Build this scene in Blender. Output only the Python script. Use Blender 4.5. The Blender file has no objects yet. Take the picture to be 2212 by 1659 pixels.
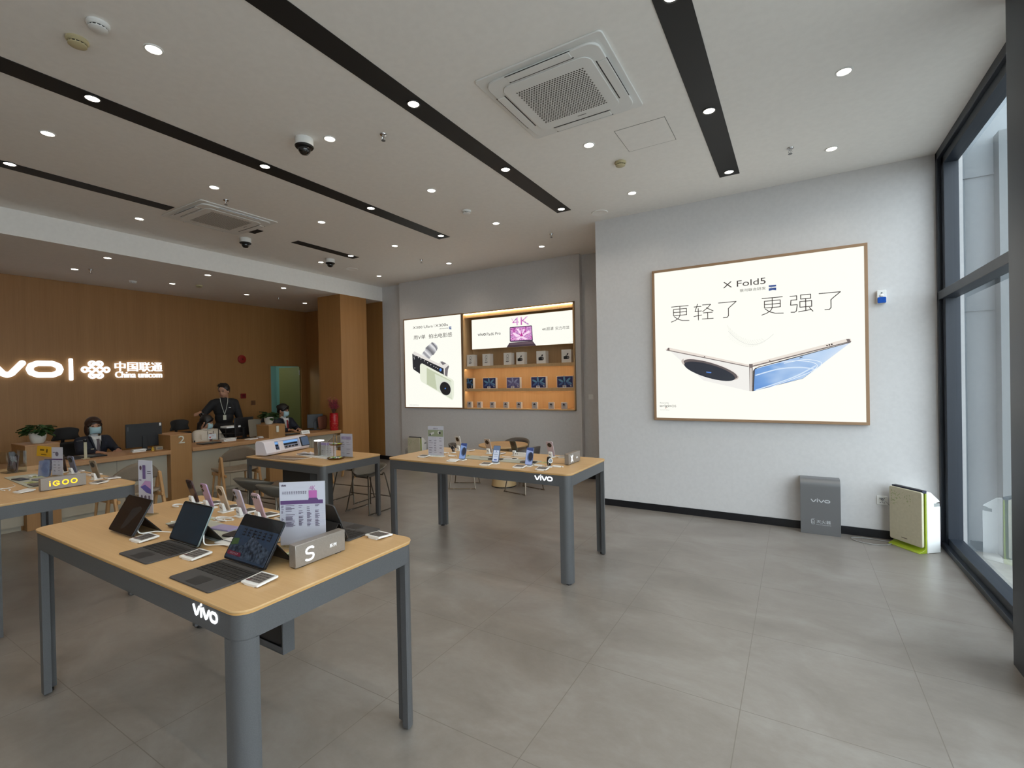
import bpy, bmesh, math, random
from mathutils import Vector, Matrix, noise
random.seed(7)
PI = math.pi
SC = bpy.context.scene
COL = SC.collection
# ------------------------------------------------------------------ camera
HC = 1.70
FPX = 1025.77
YAW, PITCH, ROLL = .53839, -.006512, -.019298
cy_, sy_ = math.cos(YAW), math.sin(YAW)
R0 = Vector((cy_, sy_, 0)); F0 = Vector((-sy_, cy_, 0)); U0 = Vector((0, 0, 1))
CF = F0*math.cos(PITCH) + U0*math.sin(PITCH); U1 = U0*math.cos(PITCH) - F0*math.sin(PITCH)
CR = R0*math.cos(ROLL) + U1*math.sin(ROLL); CU = U1*math.cos(ROLL) - R0*math.sin(ROLL)
CC = Vector((0, 0, HC))
cam = bpy.data.objects.new('camera', bpy.data.cameras.new('camera'))
COL.objects.link(cam); SC.camera = cam
cam.data.sensor_width = 36; cam.data.sensor_fit = 'HORIZONTAL'
cam.data.lens = FPX*36/2212; cam.data.clip_start = .02; cam.data.clip_end = 200
mw = Matrix((CR, CU, -CF)).transposed().to_4x4(); mw.translation = CC
cam.matrix_world = mw
# ------------------------------------------------------------------ world, exposure
SC.view_settings.view_transform = 'Standard'; SC.view_settings.look = 'None'
SC.view_settings.gamma = 1; SC.view_settings.use_curve_mapping = False
SC.view_settings.exposure = 0.2
cy = SC.cycles
cy.max_bounces = 6; cy.diffuse_bounces = 4; cy.glossy_bounces = 3; cy.transmission_bounces = 3; cy.transparent_max_bounces = 12
cy.caustics_reflective = False; cy.caustics_refractive = False; cy.sample_clamp_indirect = 4.0
cy.use_adaptive_sampling = True; cy.adaptive_threshold = .08; cy.adaptive_min_samples = 16
world = bpy.data.worlds.new('overcast_sky'); SC.world = world; world.use_nodes = True
wn = world.node_tree; wn.nodes['Background'].inputs[0].default_value = (.84, .93, 1.0, 1)
wn.nodes['Background'].inputs[1].default_value = 5.0
SPOT_W = 8.8          # one recessed downlight
SPOT_COL = (1.0, .885, .725)
SPOT_ANGLE = 138
LOW_W = .9            # the downlights of the low soffit over the counter

# pixel -> point on a real plane of the room (flat artwork and wall fittings lie on those planes)
def ray(x, y): return CR*((x-1106)/FPX) - CU*((y-829.5)/FPX) + CF
def onz(x, y, z): d = ray(x, y); return CC + d*((z-HC)/d.z)
def ony(x, y, Y): d = ray(x, y); return CC + d*(Y/d.y)
def onx(x, y, X): d = ray(x, y); return CC + d*(X/d.x)

# ------------------------------------------------------------------ materials
def lin(c): c = c/255; return c/12.92 if c <= .04045 else ((c+.055)/1.055)**2.4
def rgb(c): return (lin(c[0]), lin(c[1]), lin(c[2]), 1)
MATS = {}
def mat(name, c=(128,128,128), rough=.5, metal=0, emit=0, trans=0, alpha=1, spec=.5, coat=0):
    if name in MATS: return MATS[name]
    m = bpy.data.materials.new(name); m.use_nodes = True; MATS[name] = m
    b = m.node_tree.nodes['Principled BSDF']
    b.inputs['Base Color'].default_value = rgb(c); b.inputs['Roughness'].default_value = rough
    b.inputs['Metallic'].default_value = metal; b.inputs['Specular IOR Level'].default_value = spec
    b.inputs['Coat Weight'].default_value = coat
    if emit:
        b.inputs['Emission Color'].default_value = rgb(c); b.inputs['Emission Strength'].default_value = emit
        b.inputs['Base Color'].default_value = (0.02, .02, .02, 1)
    if trans: b.inputs['Transmission Weight'].default_value = trans
    if alpha < 1: b.inputs['Alpha'].default_value = alpha
    return m
def N(m, t, **kw):
    n = m.node_tree.nodes.new(t)
    for k, v in kw.items():
        if k in n.inputs: n.inputs[k].default_value = v
        else: setattr(n, k, v)
    return n
def L(m, a, b): m.node_tree.links.new(a, b)
def ramp(m, fac, stops):
    r = N(m, 'ShaderNodeValToRGB'); e = r.color_ramp.elements
    while len(e) < len(stops): e.new(.5)
    for i, (p, c) in enumerate(stops): e[i].position = p; e[i].color = rgb(c)
    L(m, fac, r.inputs[0]); return r.outputs[0]
def wood(name, c1, c2, axis, scale=1.0, rough=.45):
    m = mat(name, c1, rough); b = m.node_tree.nodes['Principled BSDF']
    g = N(m, 'ShaderNodeNewGeometry'); mp = N(m, 'ShaderNodeMapping')
    s = [90*scale]*3; s['xyz'.index(axis)] = 2.2*scale
    mp.inputs['Scale'].default_value = s
    L(m, g.outputs['Position'], mp.inputs[0])
    n1 = N(m, 'ShaderNodeTexNoise', Scale=1.0, Detail=4.0, Roughness=.6); L(m, mp.outputs[0], n1.inputs['Vector'])
    n2 = N(m, 'ShaderNodeTexNoise', Scale=.12, Detail=2.0); L(m, mp.outputs[0], n2.inputs['Vector'])
    ad = N(m, 'ShaderNodeMath', operation='ADD'); L(m, n1.outputs[0], ad.inputs[0]); L(m, n2.outputs[0], ad.inputs[1])
    sub = N(m, 'ShaderNodeMath', operation='MULTIPLY'); L(m, ad.outputs[0], sub.inputs[0]); sub.inputs[1].default_value = .5
    L(m, ramp(m, sub.outputs[0], [(.3, c2), (.7, c1)]), b.inputs['Base Color'])
    return m
def speckle(name, c1, c2, scale, rough=.6, metal=0):
    m = mat(name, c1, rough, metal); b = m.node_tree.nodes['Principled BSDF']
    g = N(m, 'ShaderNodeNewGeometry'); n = N(m, 'ShaderNodeTexNoise', Scale=scale, Detail=3.0)
    L(m, g.outputs['Position'], n.inputs['Vector'])
    L(m, ramp(m, n.outputs[0], [(.35, c2), (.65, c1)]), b.inputs['Base Color']); return m

M_oak = wood('oak_laminate', (206,170,122), (192,154,106), 'x')
M_oakedge = mat('oak_edge', (196,150,90), .5)
M_wallwood = wood('wall_wood_panel', (170,123,72), (155,109,61), 'z', .9, .5)
M_cntwood = wood('counter_wood', (166,124,76), (152,111,66), 'z', .9, .5)
M_cnttop = wood('counter_top_wood', (182,140,98), (168,124,82), 'y', .9, .5)
M_nichewood = wood('niche_wood', (208,174,130), (192,156,112), 'z', .9, .5)
M_chairwood = wood('chair_wood', (196,154,104), (176,132,84), 'z', 1.5, .45)
M_grey = speckle('table_grey_paint', (86,86,87), (79,79,80), 300, .42)
M_white = speckle('wall_white_paint', (212,210,210), (208,206,206), 30, .8)
M_ceil = speckle('ceiling_paint', (247,244,240), (244,241,237), 20, .85)
M_black = mat('black_slot', (17,17,18), .6)
M_blk = mat('black_plastic', (22,22,24), .35)
M_base = mat('black_baseboard', (18,19,24), .35)
M_wp = mat('white_plastic', (232,232,230), .35)
M_beige = mat('aged_beige_plastic', (196,184,146), .45)
M_alu = mat('brushed_aluminium', (176,168,160), .32, .9)
M_alugrey = mat('grey_metal_paint', (128,128,130), .4, .5)
M_chrome = mat('chrome', (200,200,202), .12, 1)
M_frame = speckle('dark_blue_grey_frame', (34,41,52), (29,35,45), 200, .45)
M_emw = mat('lit_white', (244,250,255), emit=1.5)
M_post = mat('lit_poster_white', (246,246,236), emit=.93)
M_lamp = mat('lit_lamp', (255,246,228), emit=14)
M_led = mat('lit_warm_led', (255,226,180), emit=20)
M_amber = mat('lit_amber', (255,196,40), emit=1.5)
M_panel = mat('counter_pale_panel', (178,170,152), .5)
M_ink = mat('dark_ink', (44,38,36), .6)
def pr(name, c): return mat('lit_'+name, c, emit=.93)     # print on a back-lit poster

# stone tile floor
m = M_floor = mat('stone_tile', (150,145,138), .42, spec=.85); b = m.node_tree.nodes['Principled BSDF']
g = N(m, 'ShaderNodeNewGeometry'); mp = N(m, 'ShaderNodeMapping'); mp.inputs['Scale'].default_value = (1.0, 1.5, 1); mp.inputs['Rotation'].default_value = (0,0,.25)
L(m, g.outputs['Position'], mp.inputs[0])
n1 = N(m, 'ShaderNodeTexNoise', Scale=1.6, Detail=8.0, Roughness=.62, Distortion=.6); L(m, mp.outputs[0], n1.inputs['Vector'])
n2 = N(m, 'ShaderNodeTexNoise', Scale=14.0, Detail=6.0, Roughness=.7); L(m, mp.outputs[0], n2.inputs['Vector'])
ad = N(m, 'ShaderNodeMath', operation='MULTIPLY_ADD'); L(m, n2.outputs[0], ad.inputs[0]); ad.inputs[1].default_value = .35; L(m, n1.outputs[0], ad.inputs[2])
col = ramp(m, ad.outputs[0], [(.42, (117,110,103)), (.66, (132,125,118)), (.86, (143,138,132))])
mp2 = N(m, 'ShaderNodeMapping'); mp2.inputs['Location'].default_value = (.265, -.174, 0); L(m, g.outputs['Position'], mp2.inputs[0])
br = N(m, 'ShaderNodeTexBrick', offset=0.0, squash=1.0); L(m, mp2.outputs[0], br.inputs['Vector'])
br.inputs['Scale'].default_value = 1; br.inputs['Mortar Size'].default_value = .0022; br.inputs['Brick Width'].default_value = .826; br.inputs['Row Height'].default_value = .826
br.inputs['Color1'].default_value = (0,0,0,1); br.inputs['Color2'].default_value = (0,0,0,1); br.inputs['Mortar'].default_value = (1,1,1,1)
mx = N(m, 'ShaderNodeMixRGB'); L(m, br.outputs['Color'], mx.inputs[0]); L(m, col, mx.inputs[1]); mx.inputs[2].default_value = rgb((108,101,93))
L(m, mx.outputs[0], b.inputs['Base Color'])
rr = N(m, 'ShaderNodeMapRange'); L(m, n2.outputs[0], rr.inputs[0]); rr.inputs[3].default_value = .27; rr.inputs[4].default_value = .42; L(m, rr.outputs[0], b.inputs['Roughness'])

def thin_glass(name, tint=(.93,.97,.97,1), refl=1.45):
    m = bpy.data.materials.new(name); m.use_nodes = True; nt = m.node_tree; nt.nodes.remove(nt.nodes['Principled BSDF'])
    tr = N(m, 'ShaderNodeBsdfTransparent'); tr.inputs[0].default_value = tint
    gl = N(m, 'ShaderNodeBsdfGlossy'); gl.inputs['Roughness'].default_value = .0
    ge = N(m, 'ShaderNodeNewGeometry'); dt = N(m, 'ShaderNodeVectorMath', operation='DOT_PRODUCT'); L(m, ge.outputs['Normal'], dt.inputs[0]); L(m, ge.outputs['Incoming'], dt.inputs[1])
    ab = N(m, 'ShaderNodeMath', operation='ABSOLUTE'); L(m, dt.outputs['Value'], ab.inputs[0])
    om = N(m, 'ShaderNodeMath', operation='SUBTRACT', use_clamp=True); om.inputs[0].default_value = 1; L(m, ab.outputs[0], om.inputs[1])
    pw = N(m, 'ShaderNodeMath', operation='POWER'); L(m, om.outputs[0], pw.inputs[0]); pw.inputs[1].default_value = 4.2
    f0 = 2*((refl-1)/(refl+1))**2
    fr = N(m, 'ShaderNodeMath', operation='MULTIPLY_ADD', use_clamp=True); L(m, pw.outputs[0], fr.inputs[0]); fr.inputs[1].default_value = .95-f0; fr.inputs[2].default_value = f0
    mx = N(m, 'ShaderNodeMixShader'); L(m, fr.outputs[0], mx.inputs[0]); L(m, tr.outputs[0], mx.inputs[1]); L(m, gl.outputs[0], mx.inputs[2])
    L(m, mx.outputs[0], nt.nodes['Material Output'].inputs[0]); return m
M_glass = thin_glass('window_glass', refl=1.7)
M_acryl = thin_glass('clear_acrylic')
M_clear = thin_glass('clear_case_plastic', (.72,.76,.84,1), 1.6)

# ------------------------------------------------------------------ mesh builder
class B:
    def __init__(s): s.bm = bmesh.new(); s.M = Matrix()
    def v(s, p): return s.bm.verts.new(s.M @ Vector(p))
    def face(s, vs):
        try: return s.bm.faces.new(vs)
        except ValueError: return None
    def box(s, x0, x1, y0, y1, z0, z1):
        V = [s.v((x, y, z)) for x in (x0, x1) for y in (y0, y1) for z in (z0, z1)]
        for f in ((0,1,3,2),(4,6,7,5),(0,4,5,1),(2,3,7,6),(0,2,6,4),(1,5,7,3)): s.face([V[i] for i in f])
        return s
    def prism(s, pts, lo, hi, axis='z'):
        def P(u, v, w): return {'z': (u, v, w), 'y': (u, w, v), 'x': (w, u, v)}[axis]
        a = [s.v(P(u, v, lo)) for u, v in pts]; b = [s.v(P(u, v, hi)) for u, v in pts]
        n = len(pts); s.face(a[::-1]); s.face(b)
        for i in range(n): s.face([a[i], a[(i+1) % n], b[(i+1) % n], b[i]])
        return s
    def rbox(s, x0, x1, y0, y1, z0, z1, r, n=5, axis='z'):
        return s.prism(rrect(x0, x1, y0, y1, r, n), z0, z1, axis)
    def lathe(s, prof, c=(0, 0, 0), n=24, sx=1, sy=1):
        rings = []
        for r, z in prof:
            if r < 1e-6: rings.append([s.v((c[0], c[1], c[2]+z))])
            else: rings.append([s.v((c[0]+sx*r*math.cos(2*PI*i/n), c[1]+sy*r*math.sin(2*PI*i/n), c[2]+z)) for i in range(n)])
        for a, b in zip(rings, rings[1:]):
            for i in range(n):
                j = (i+1) % n
                if len(a) == 1 and len(b) > 1: s.face([a[0], b[i], b[j]])
                elif len(b) == 1 and len(a) > 1: s.face([a[i], a[j], b[0]])
                elif len(a) > 1: s.face([a[i], a[j], b[j], b[i]])
        if len(rings[0]) > 1: s.face(rings[0][::-1])
        if len(rings[-1]) > 1: s.face(rings[-1])
        return s
    def cyl(s, a, b, r0, r1=None, n=12):
        return s.tube([a, b], r0, n, radii=[r0, r0 if r1 is None else r1])
    def tube(s, pts, r, n=8, closed=False, radii=None, caps=True):
        pts = [Vector(p) for p in pts]; k = len(pts); rings = []; up = None
        for i, p in enumerate(pts):
            if closed: t = (pts[(i+1) % k]-pts[i-1]).normalized()
            else: t = (pts[min(i+1, k-1)]-pts[max(i-1, 0)]).normalized()
            if up is None: up = Vector((0, 0, 1)) if abs(t.z) < .9 else Vector((1, 0, 0))
            up = (up - t*up.dot(t)).normalized() if (up - t*up.dot(t)).length > 1e-5 else t.orthogonal().normalized()
            sd = t.cross(up); rr_ = radii[i] if radii else r
            rings.append([s.v(p+(up*math.cos(2*PI*j/n)+sd*math.sin(2*PI*j/n))*rr_) for j in range(n)])
        for i in range(k if closed else k-1):
            a, b = rings[i], rings[(i+1) % k]
            for j in range(n): s.face([a[j], b[j], b[(j+1) % n], a[(j+1) % n]])
        if not closed and caps: s.face(rings[0]); s.face(rings[-1][::-1])
        return s
    def ell(s, c, r, n=16, m=10, rot=None):
        R_ = rot if rot else Matrix(); T = s.M; s.M = T @ Matrix.Translation(c) @ R_.to_4x4()
        s.lathe([(0 if i in (0, m) else math.sin(PI*i/m), -math.cos(PI*i/m)*r[2]) for i in range(m+1)], n=n, sx=r[0], sy=r[1]); s.M = T
        return s
    def cap(s, a, ra, b, rb, n=14):
        a, b = Vector(a), Vector(b); s.cyl(a, b, ra, rb, n); s.ell(a, (ra,)*3, n, 8); s.ell(b, (rb,)*3, n, 8); return s
    def poly(s, pts):
        s.face([s.v(p) for p in pts]); return s
    def sheet(s, grid):
        V = [[s.v(p) for p in row] for row in grid]
        for i in range(len(V)-1):
            for j in range(len(V[0])-1): s.face([V[i][j], V[i][j+1], V[i+1][j+1], V[i+1][j]])
        return s
    def obj(s, name, m, parent=None, smooth=40, bevel=0, solid=0, sub=0, loc=None, rot=None):
        bmesh.ops.recalc_face_normals(s.bm, faces=s.bm.faces)
        me = bpy.data.meshes.new(name); s.bm.to_mesh(me); s.bm.free()
        return mobj(name, me, m, parent, smooth, bevel, solid, sub, loc, rot)
def mobj(name, me, m, parent=None, smooth=40, bevel=0, solid=0, sub=0, loc=None, rot=None):
    if smooth:
        me.polygons.foreach_set('use_smooth', [True]*len(me.polygons)); me.set_sharp_from_angle(angle=math.radians(smooth))
    me.materials.append(m); o = bpy.data.objects.new(name, me); COL.objects.link(o)
    if solid: d = o.modifiers.new('solid', 'SOLIDIFY'); d.thickness = solid; d.offset = 0
    if bevel: d = o.modifiers.new('bevel', 'BEVEL'); d.width = bevel; d.segments = 2; d.limit_method = 'ANGLE'
    if sub: d = o.modifiers.new('sub', 'SUBSURF'); d.levels = d.render_levels = sub
    if parent: o.parent = parent
    if loc: o.location = loc
    if rot: o.rotation_euler = rot
    return o
def rrect(x0, x1, y0, y1, r, n=5):
    out = []
    for cx, cy, a in ((x1-r, y1-r, 0), (x0+r, y1-r, 90), (x0+r, y0+r, 180), (x1-r, y0+r, 270)):
        for i in range(n+1):
            t = math.radians(a+90*i/n); out.append((cx+r*math.cos(t), cy+r*math.sin(t)))
    return out
def circ(cx, cy, rx, ry=None, n=32, rot=0):
    ry = rx if ry is None else ry; out = []
    for i in range(n):
        t = 2*PI*i/n; a, b = rx*math.cos(t), ry*math.sin(t)
        out.append((cx+a*math.cos(rot)-b*math.sin(rot), cy+a*math.sin(rot)+b*math.cos(rot)))
    return out
def tag(o, label, cat, group=None, kind=None):
    o['label'] = label; o['category'] = cat
    if group: o['group'] = group
    if kind: o['kind'] = kind
    return o
def thing(name, label, cat, loc=(0, 0, 0), rz=0, group=None, kind=None):
    o = bpy.data.objects.new(name, None); COL.objects.link(o); o.empty_display_size = .05
    o.location = loc; o.rotation_euler = (0, 0, rz); return tag(o, label, cat, group, kind)
def struct(o): o['kind'] = 'structure'; return o
def copy_tree(o, parent=None):
    c = o.copy(); COL.objects.link(c); c.parent = parent
    for ch in list(o.children): copy_tree(ch, c)
    return c
def dup(o, loc, rz, label, group=None):
    c = copy_tree(o); c.location = loc; c.rotation_euler = (0, 0, rz); c['label'] = label
    if group: c['group'] = group
    return c
# flat marks: a frame (origin, u, v) on a surface; marks lie just above it
class Fr:
    def __init__(s, o, u, v, parent=None):
        s.o, s.u, s.v = Vector(o), Vector(u), Vector(v); s.n = s.u.cross(s.v).normalized(); s.parent = parent
    def at(s, a, b, h=0): return s.o + s.u*a + s.v*b + s.n*h
    def mesh(s, name, polys, m, h=.0006):
        b = B()
        for p in polys: b.poly([s.at(x, y, h) for x, y in p])
        me = bpy.data.meshes.new(name); b.bm.to_mesh(me); b.bm.free(); return mobj(name, me, m, s.parent, 0)
    def plate(s, name, poly, m, h0=0, h1=.002):
        b = B(); a = [b.v(s.at(x, y, h0)) for x, y in poly]; c = [b.v(s.at(x, y, h1)) for x, y in poly]; n = len(poly)
        b.face(a[::-1]); b.face(c)
        for i in range(n): b.face([a[i], a[(i+1) % n], c[(i+1) % n], c[i]])
        return b.obj(name, m, s.parent, 30)
    def text(s, name, body, u0, u1, v0, v1, m, h=.0008, ext=0):
        cu = bpy.data.curves.new('t', 'FONT'); cu.body = body; cu.extrude = ext; cu.resolution_u = 4
        o = bpy.data.objects.new('t', cu); COL.objects.link(o); dg = bpy.context.evaluated_depsgraph_get()
        me = bpy.data.meshes.new_from_object(o.evaluated_get(dg)); bpy.data.objects.remove(o)
        xs = [v.co.x for v in me.vertices]; ys = [v.co.y for v in me.vertices]
        x0, x1, y0, y1 = min(xs), max(xs), min(ys), max(ys)
        for v in me.vertices:
            v.co = s.at(u0+(v.co.x-x0)/(x1-x0)*(u1-u0), v0+(v.co.y-y0)/(y1-y0)*(v1-v0), h+v.co.z)
        me.name = name; me.materials.clear(); return mobj(name, me, m, s.parent, 0)
    def blocks(s, name, n, u0, u1, v0, v1, m, h=.0008, seed=1):
        """n small unreadable characters, as the photo shows them"""
        rnd = random.Random(seed); q = []; cw = (u1-u0)/n; H = v1-v0
        for i in range(n):
            a = u0+i*cw+cw*.08; w = cw*.80
            for k in range(3):
                y = v0+H*(.08+.36*k); q.append([(a, y), (a+w*rnd.uniform(.6,1), y), (a+w*rnd.uniform(.6,1), y+H*.13), (a, y+H*.13)])
            x = a+w*rnd.uniform(.2,.7); q.append([(x, v0), (x+w*.15, v0), (x+w*.15, v1), (x, v1)])
        return s.mesh(name, q, m, h)
    def strokes(s, name, paths, w, m, h=.0008, T=None, thick=0):
        b = B(); T = T or (lambda x, y: (x, y)); lay = h
        def pl(pts):
            if thick:
                a = [b.v(s.at(x, y, h)) for x, y in pts]; c = [b.v(s.at(x, y, h+thick)) for x, y in pts]; n = len(pts)
                b.face(c)
                for i in range(n): b.face([a[i], a[(i+1) % n], c[(i+1) % n], c[i]])
            else: b.poly([s.at(x, y, h) for x, y in pts])
        for p in paths:
            q = [T(*c) for c in p]
            for a, c in zip(q, q[1:]):
                d = Vector((c[0]-a[0], c[1]-a[1])); 
                if d.length < 1e-7: continue
                k = Vector((-d.y, d.x)).normalized()*w/2
                pl([(a[0]+k.x, a[1]+k.y), (a[0]-k.x, a[1]-k.y), (c[0]-k.x, c[1]-k.y), (c[0]+k.x, c[1]+k.y)])
            for a in q: pl(circ(a[0], a[1], w/2, n=12))
        return b.obj(name, m, s.parent, 0)
def curve(f, n=16): return [f(i/n) for i in range(n+1)]
def spl(pts, n=6):
    out = []; P = [Vector(p) for p in pts]
    for i in range(len(P)-1):
        a, b_, c, d = P[max(i-1, 0)], P[i], P[i+1], P[min(i+2, len(P)-1)]
        for k in range(n):
            t = k/n; out.append(tuple(.5*((2*b_)+(c-a)*t+(2*a-5*b_+4*c-d)*t*t+(3*b_-a-3*c+d)*t**3)))
    out.append(tuple(P[-1])); return out
LOGO = [[(0,1),(.09,.12),(.125,0),(.16,.12),(.25,1)], [(.335,0),(.335,.88)], [(.42,1),(.51,.12),(.545,0),(.58,.12),(.67,1)],
        [(.80,1),(.93,1),(.985,.8),(1.0,.5),(.985,.2),(.93,0),(.80,0),(.745,.2),(.73,.5),(.745,.8),(.80,1)]]
def vivo(fr, name, u0, u1, v0, v1, m, h=.0008, thick=0, wf=.052):
    w = (u1-u0)*wf; T = lambda x, y: (u0+w/2+x*(u1-u0-w), v0+w/2+y*(v1-v0-w))
    return fr.strokes(name, LOGO+[[(.335,1.32),(.336,1.36)]], w, m, h, T, thick)
M_brush = bpy.data.materials
def remesh(b, name, m, parent, vox=.008, smooth=3, fac=.5):
    """one continuous skin over the overlapping volumes in b"""
    bmesh.ops.recalc_face_normals(b.bm, faces=b.bm.faces)
    me = bpy.data.meshes.new('tmp'); b.bm.to_mesh(me); b.bm.free(); o = bpy.data.objects.new('tmp', me); COL.objects.link(o)
    d = o.modifiers.new('r', 'REMESH'); d.mode = 'VOXEL'; d.voxel_size = vox
    if smooth: d = o.modifiers.new('s', 'SMOOTH'); d.iterations = smooth; d.factor = fac
    me2 = bpy.data.meshes.new_from_object(o.evaluated_get(bpy.context.evaluated_depsgraph_get())); bpy.data.objects.remove(o)
    me2.name = name; me2.materials.clear(); return mobj(name, me2, m, parent, 180)
# ================================================================== room shell
ZC = 3.84; ZL = 3.53; XB = -7.90; XW = -10.6; YB = 7.65; YP = 6.15; XG = 1.20; YF = -3.2
struct(B().box(-12.4, 1.36, YF-.1, 8.9, -.12, 0).obj('floor', M_floor))
struct(B().box(XB, 1.36, YF-.1, 7.95, ZC, ZC+.12).obj('ceiling', M_ceil))
struct(B().box(XW-.1, XB, YF-.1, 7.95, ZL, ZC+.12).obj('trim_1', M_ceil))                 # low soffit with its bulkhead
# poster wall: a deep partition whose left end stands free in front of the back wall
struct(B().box(-2.31, XG+.2, YP, YP+1.8, 0, ZC).obj('wall_right', M_white))
struct(B().box(XB, -3.13, YB, YB+.3, 0, ZC).box(-3.13, -2.25, YB, YB+.3, 0, ZC).obj('wall_back', M_white))
bpy.data.objects.remove(bpy.data.objects['wall_back'])
struct(B().box(XB, -7.28, YB, YB+.3, 0, ZC).box(-3.13, -2.25, YB, YB+.3, 0, ZC).obj('wall_back', M_white))
YN = 7.54
struct(B().box(-7.28, -5.60, YN, YN+.4, 0, ZC).box(-3.225, -3.13, YN, YN+.4, 0, ZC).box(-5.60, -3.225, YN, YN+.4, 3.045, ZC).box(-5.60, -3.225, YN, YN+.4, 0, 1.165).obj('wall_niche', M_white))
struct(B().box(XW, XB, YB, YB+.3, 0, ZL).obj('wall_alcove', M_wallwood))
struct(B().box(-8.60, XB, 6.50, 7.18, 0, ZL).obj('wall_pillar', M_wallwood))
DY0, DY1, DZ = 6.66, 7.50, 2.17
struct(B().box(XW-.1, XW, YF-.1, DY0, 0, ZL).box(XW-.1, XW, DY1, YB+.3, 0, ZL).box(XW-.1, XW, DY0, DY1, DZ, ZL).obj('wall_left', M_wallwood))
struct(B().box(XW-.1, 1.36, YF-.2, YF, 0, ZC).obj('wall_front', M_white))
M_teal = mat('teal_wall_paint', (138,176,170), .7)
struct(B().box(-12.3, -12.2, 5.2, 8.8, 0, 2.8).box(-12.2, XW-.1, 7.85, 7.95, 0, 2.8).box(-12.2, XW-.1, 5.2, 5.3, 0, 2.8).box(-12.3, XW-.1, 5.2, 7.95, 2.8, 2.9).obj('wall_backroom', M_teal))
bl = bpy.data.lights.new('backroom_lamp', 'POINT'); bl.energy = 14; bl.color = (.9, 1, .95); bl.shadow_soft_size = .2
bo = bpy.data.objects.new('backroom_lamp', bl); COL.objects.link(bo); bo.location = (-11.4, 6.3, 2.5)
# baseboards
bb = B().box(-2.322, XG-.02, YP-.012, YP, 0, .085)
struct(bb.obj('baseboard_right', M_base))
bb = B().box(-7.292, -3.118, YN-.012, YN, 0, .085).box(-7.9, -7.28, YB-.012, YB, 0, .085).box(-3.13, -2.31, YB-.012, YB, 0, .085).box(XB-.7, XB, YB-.012, YB, 0, .085).box(XB, XB+.01, 6.49, 7.19, 0, .085)
struct(bb.obj('baseboard_back', M_base))
# door with the leaf swung into the back room
d = bpy.data.objects.new('door_1', None); COL.objects.link(d); struct(d); d.location = (XW, DY1, 0)
M_olive = mat('olive_door_paint', (122,112,62), .55)
B().box(-.86, -.02, -.045, 0, .01, DZ-.02).obj('door_leaf', M_olive, d, bevel=.003)
B().box(-.10, .015, -.02, .045, 0, DZ+.03).box(-.10, .015, -(DY1-DY0)-.02, -(DY1-DY0)+.02, 0, DZ+.03).box(-.10, .015, -(DY1-DY0), 0, DZ-.01, DZ+.03).obj('door_frame', M_wallwood, d, bevel=.003)
B().cyl((-.02, -.05, 1.95), (-.02, -.05, 2.07), .009).cyl((-.02, -.05, .2), (-.02, -.05, .32), .009).obj('hinge', M_alu, d)
B().cyl((-.78, -.045, 1.0), (-.78, -.10, 1.0), .011).cyl((-.78, -.10, 1.0), (-.66, -.10, 1.0), .009).obj('handle', M_alu, d)
# glazed shop front on the right
w = bpy.data.objects.new('window_1', None); COL.objects.link(w); struct(w); w.location = (XG, 0, 0)
gx = .10
B().box(0, .14, 3.80, YP, 0, .05).box(.035, .14, 3.80, YP, .05, .115).obj('bottom_rail', M_frame, w, bevel=.004)
B().box(0, .14, 3.80, YP, ZC-.075, ZC).box(.03, .14, 3.80, YP, ZC-.15, ZC-.075).obj('top_rail', M_frame, w, bevel=.004)
B().box(0, .14, YP-.06, YP, 0, ZC).box(.03, .14, YP-.15, YP-.06, 0, ZC).obj('jamb', M_frame, w, bevel=.004)
B().box(0, .12, 3.80, YP-.02, 2.405, 2.485).obj('transom', M_frame, w, bevel=.004)
B().rbox(-.135, .2, 3.40, 3.86, 0, ZC, .03).obj('mullion', M_frame, w)
B().box(-.12, .14, 3.86, 3.885, 0, ZC).obj('glazing_bead', mat('pale_grey_bead', (140,138,134), .5), w)
B().poly([(gx, 3.86, .11), (gx, YP-.1, .11), (gx, YP-.1, 2.41), (gx, 3.86, 2.41)]).obj('pane', M_glass, w, 0)
B().poly([(gx, 3.86, 2.48), (gx, YP-.1, 2.48), (gx, YP-.1, ZC-.12), (gx, 3.86, ZC-.12)]).obj('pane', M_glass, w, 0)
w2 = bpy.data.objects.new('window_2', None); COL.objects.link(w2); struct(w2); w2.location = (XG, 0, 0)
B().box(0, .14, YF, 3.40, 0, .115).box(0, .14, YF, 3.40, ZC-.15, ZC).box(0, .12, YF, 3.40, 2.405, 2.485).box(-.1, .2, .2, .5, 0, ZC).box(0, .14, YF, YF+.1, 0, ZC).obj('window_frame', M_frame, w2, bevel=.004)
B().poly([(gx, .5, .11), (gx, 3.4, .11), (gx, 3.4, ZC-.12), (gx, .5, ZC-.12)]).obj('pane', M_glass, w2, 0)
B().poly([(gx, YF, .11), (gx, .2, .11), (gx, .2, ZC-.12), (gx, YF, ZC-.12)]).obj('pane', M_glass, w2, 0)
# outside: paving, the white outer wall running on, a pale post
M_pave = speckle('outdoor_paving', (168,166,161), (150,148,143), 6, .8)
g = B().box(1.36, 24, -16, 12, -.12, -.02).box(-16, 1.36, -18, YF-.1, -.12, -.02).obj('ground', M_pave); struct(g)
ow = B().box(1.40, 9.0, YP+.02, YP+.3, -.02, 5.4).obj('wall_outer', mat('outer_white_panel_shaded', (116,122,127), .5)); struct(ow)  # white panel whose shade is put into the grey base colour
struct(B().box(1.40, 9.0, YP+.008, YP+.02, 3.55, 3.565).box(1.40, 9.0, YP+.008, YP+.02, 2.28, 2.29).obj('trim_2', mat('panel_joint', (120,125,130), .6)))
struct(B().box(1.62, 1.74, YP-.12, YP+.02, -.02, 3.9).obj('trim_3', mat('pale_post', (88,94,98), .5)))


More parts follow.
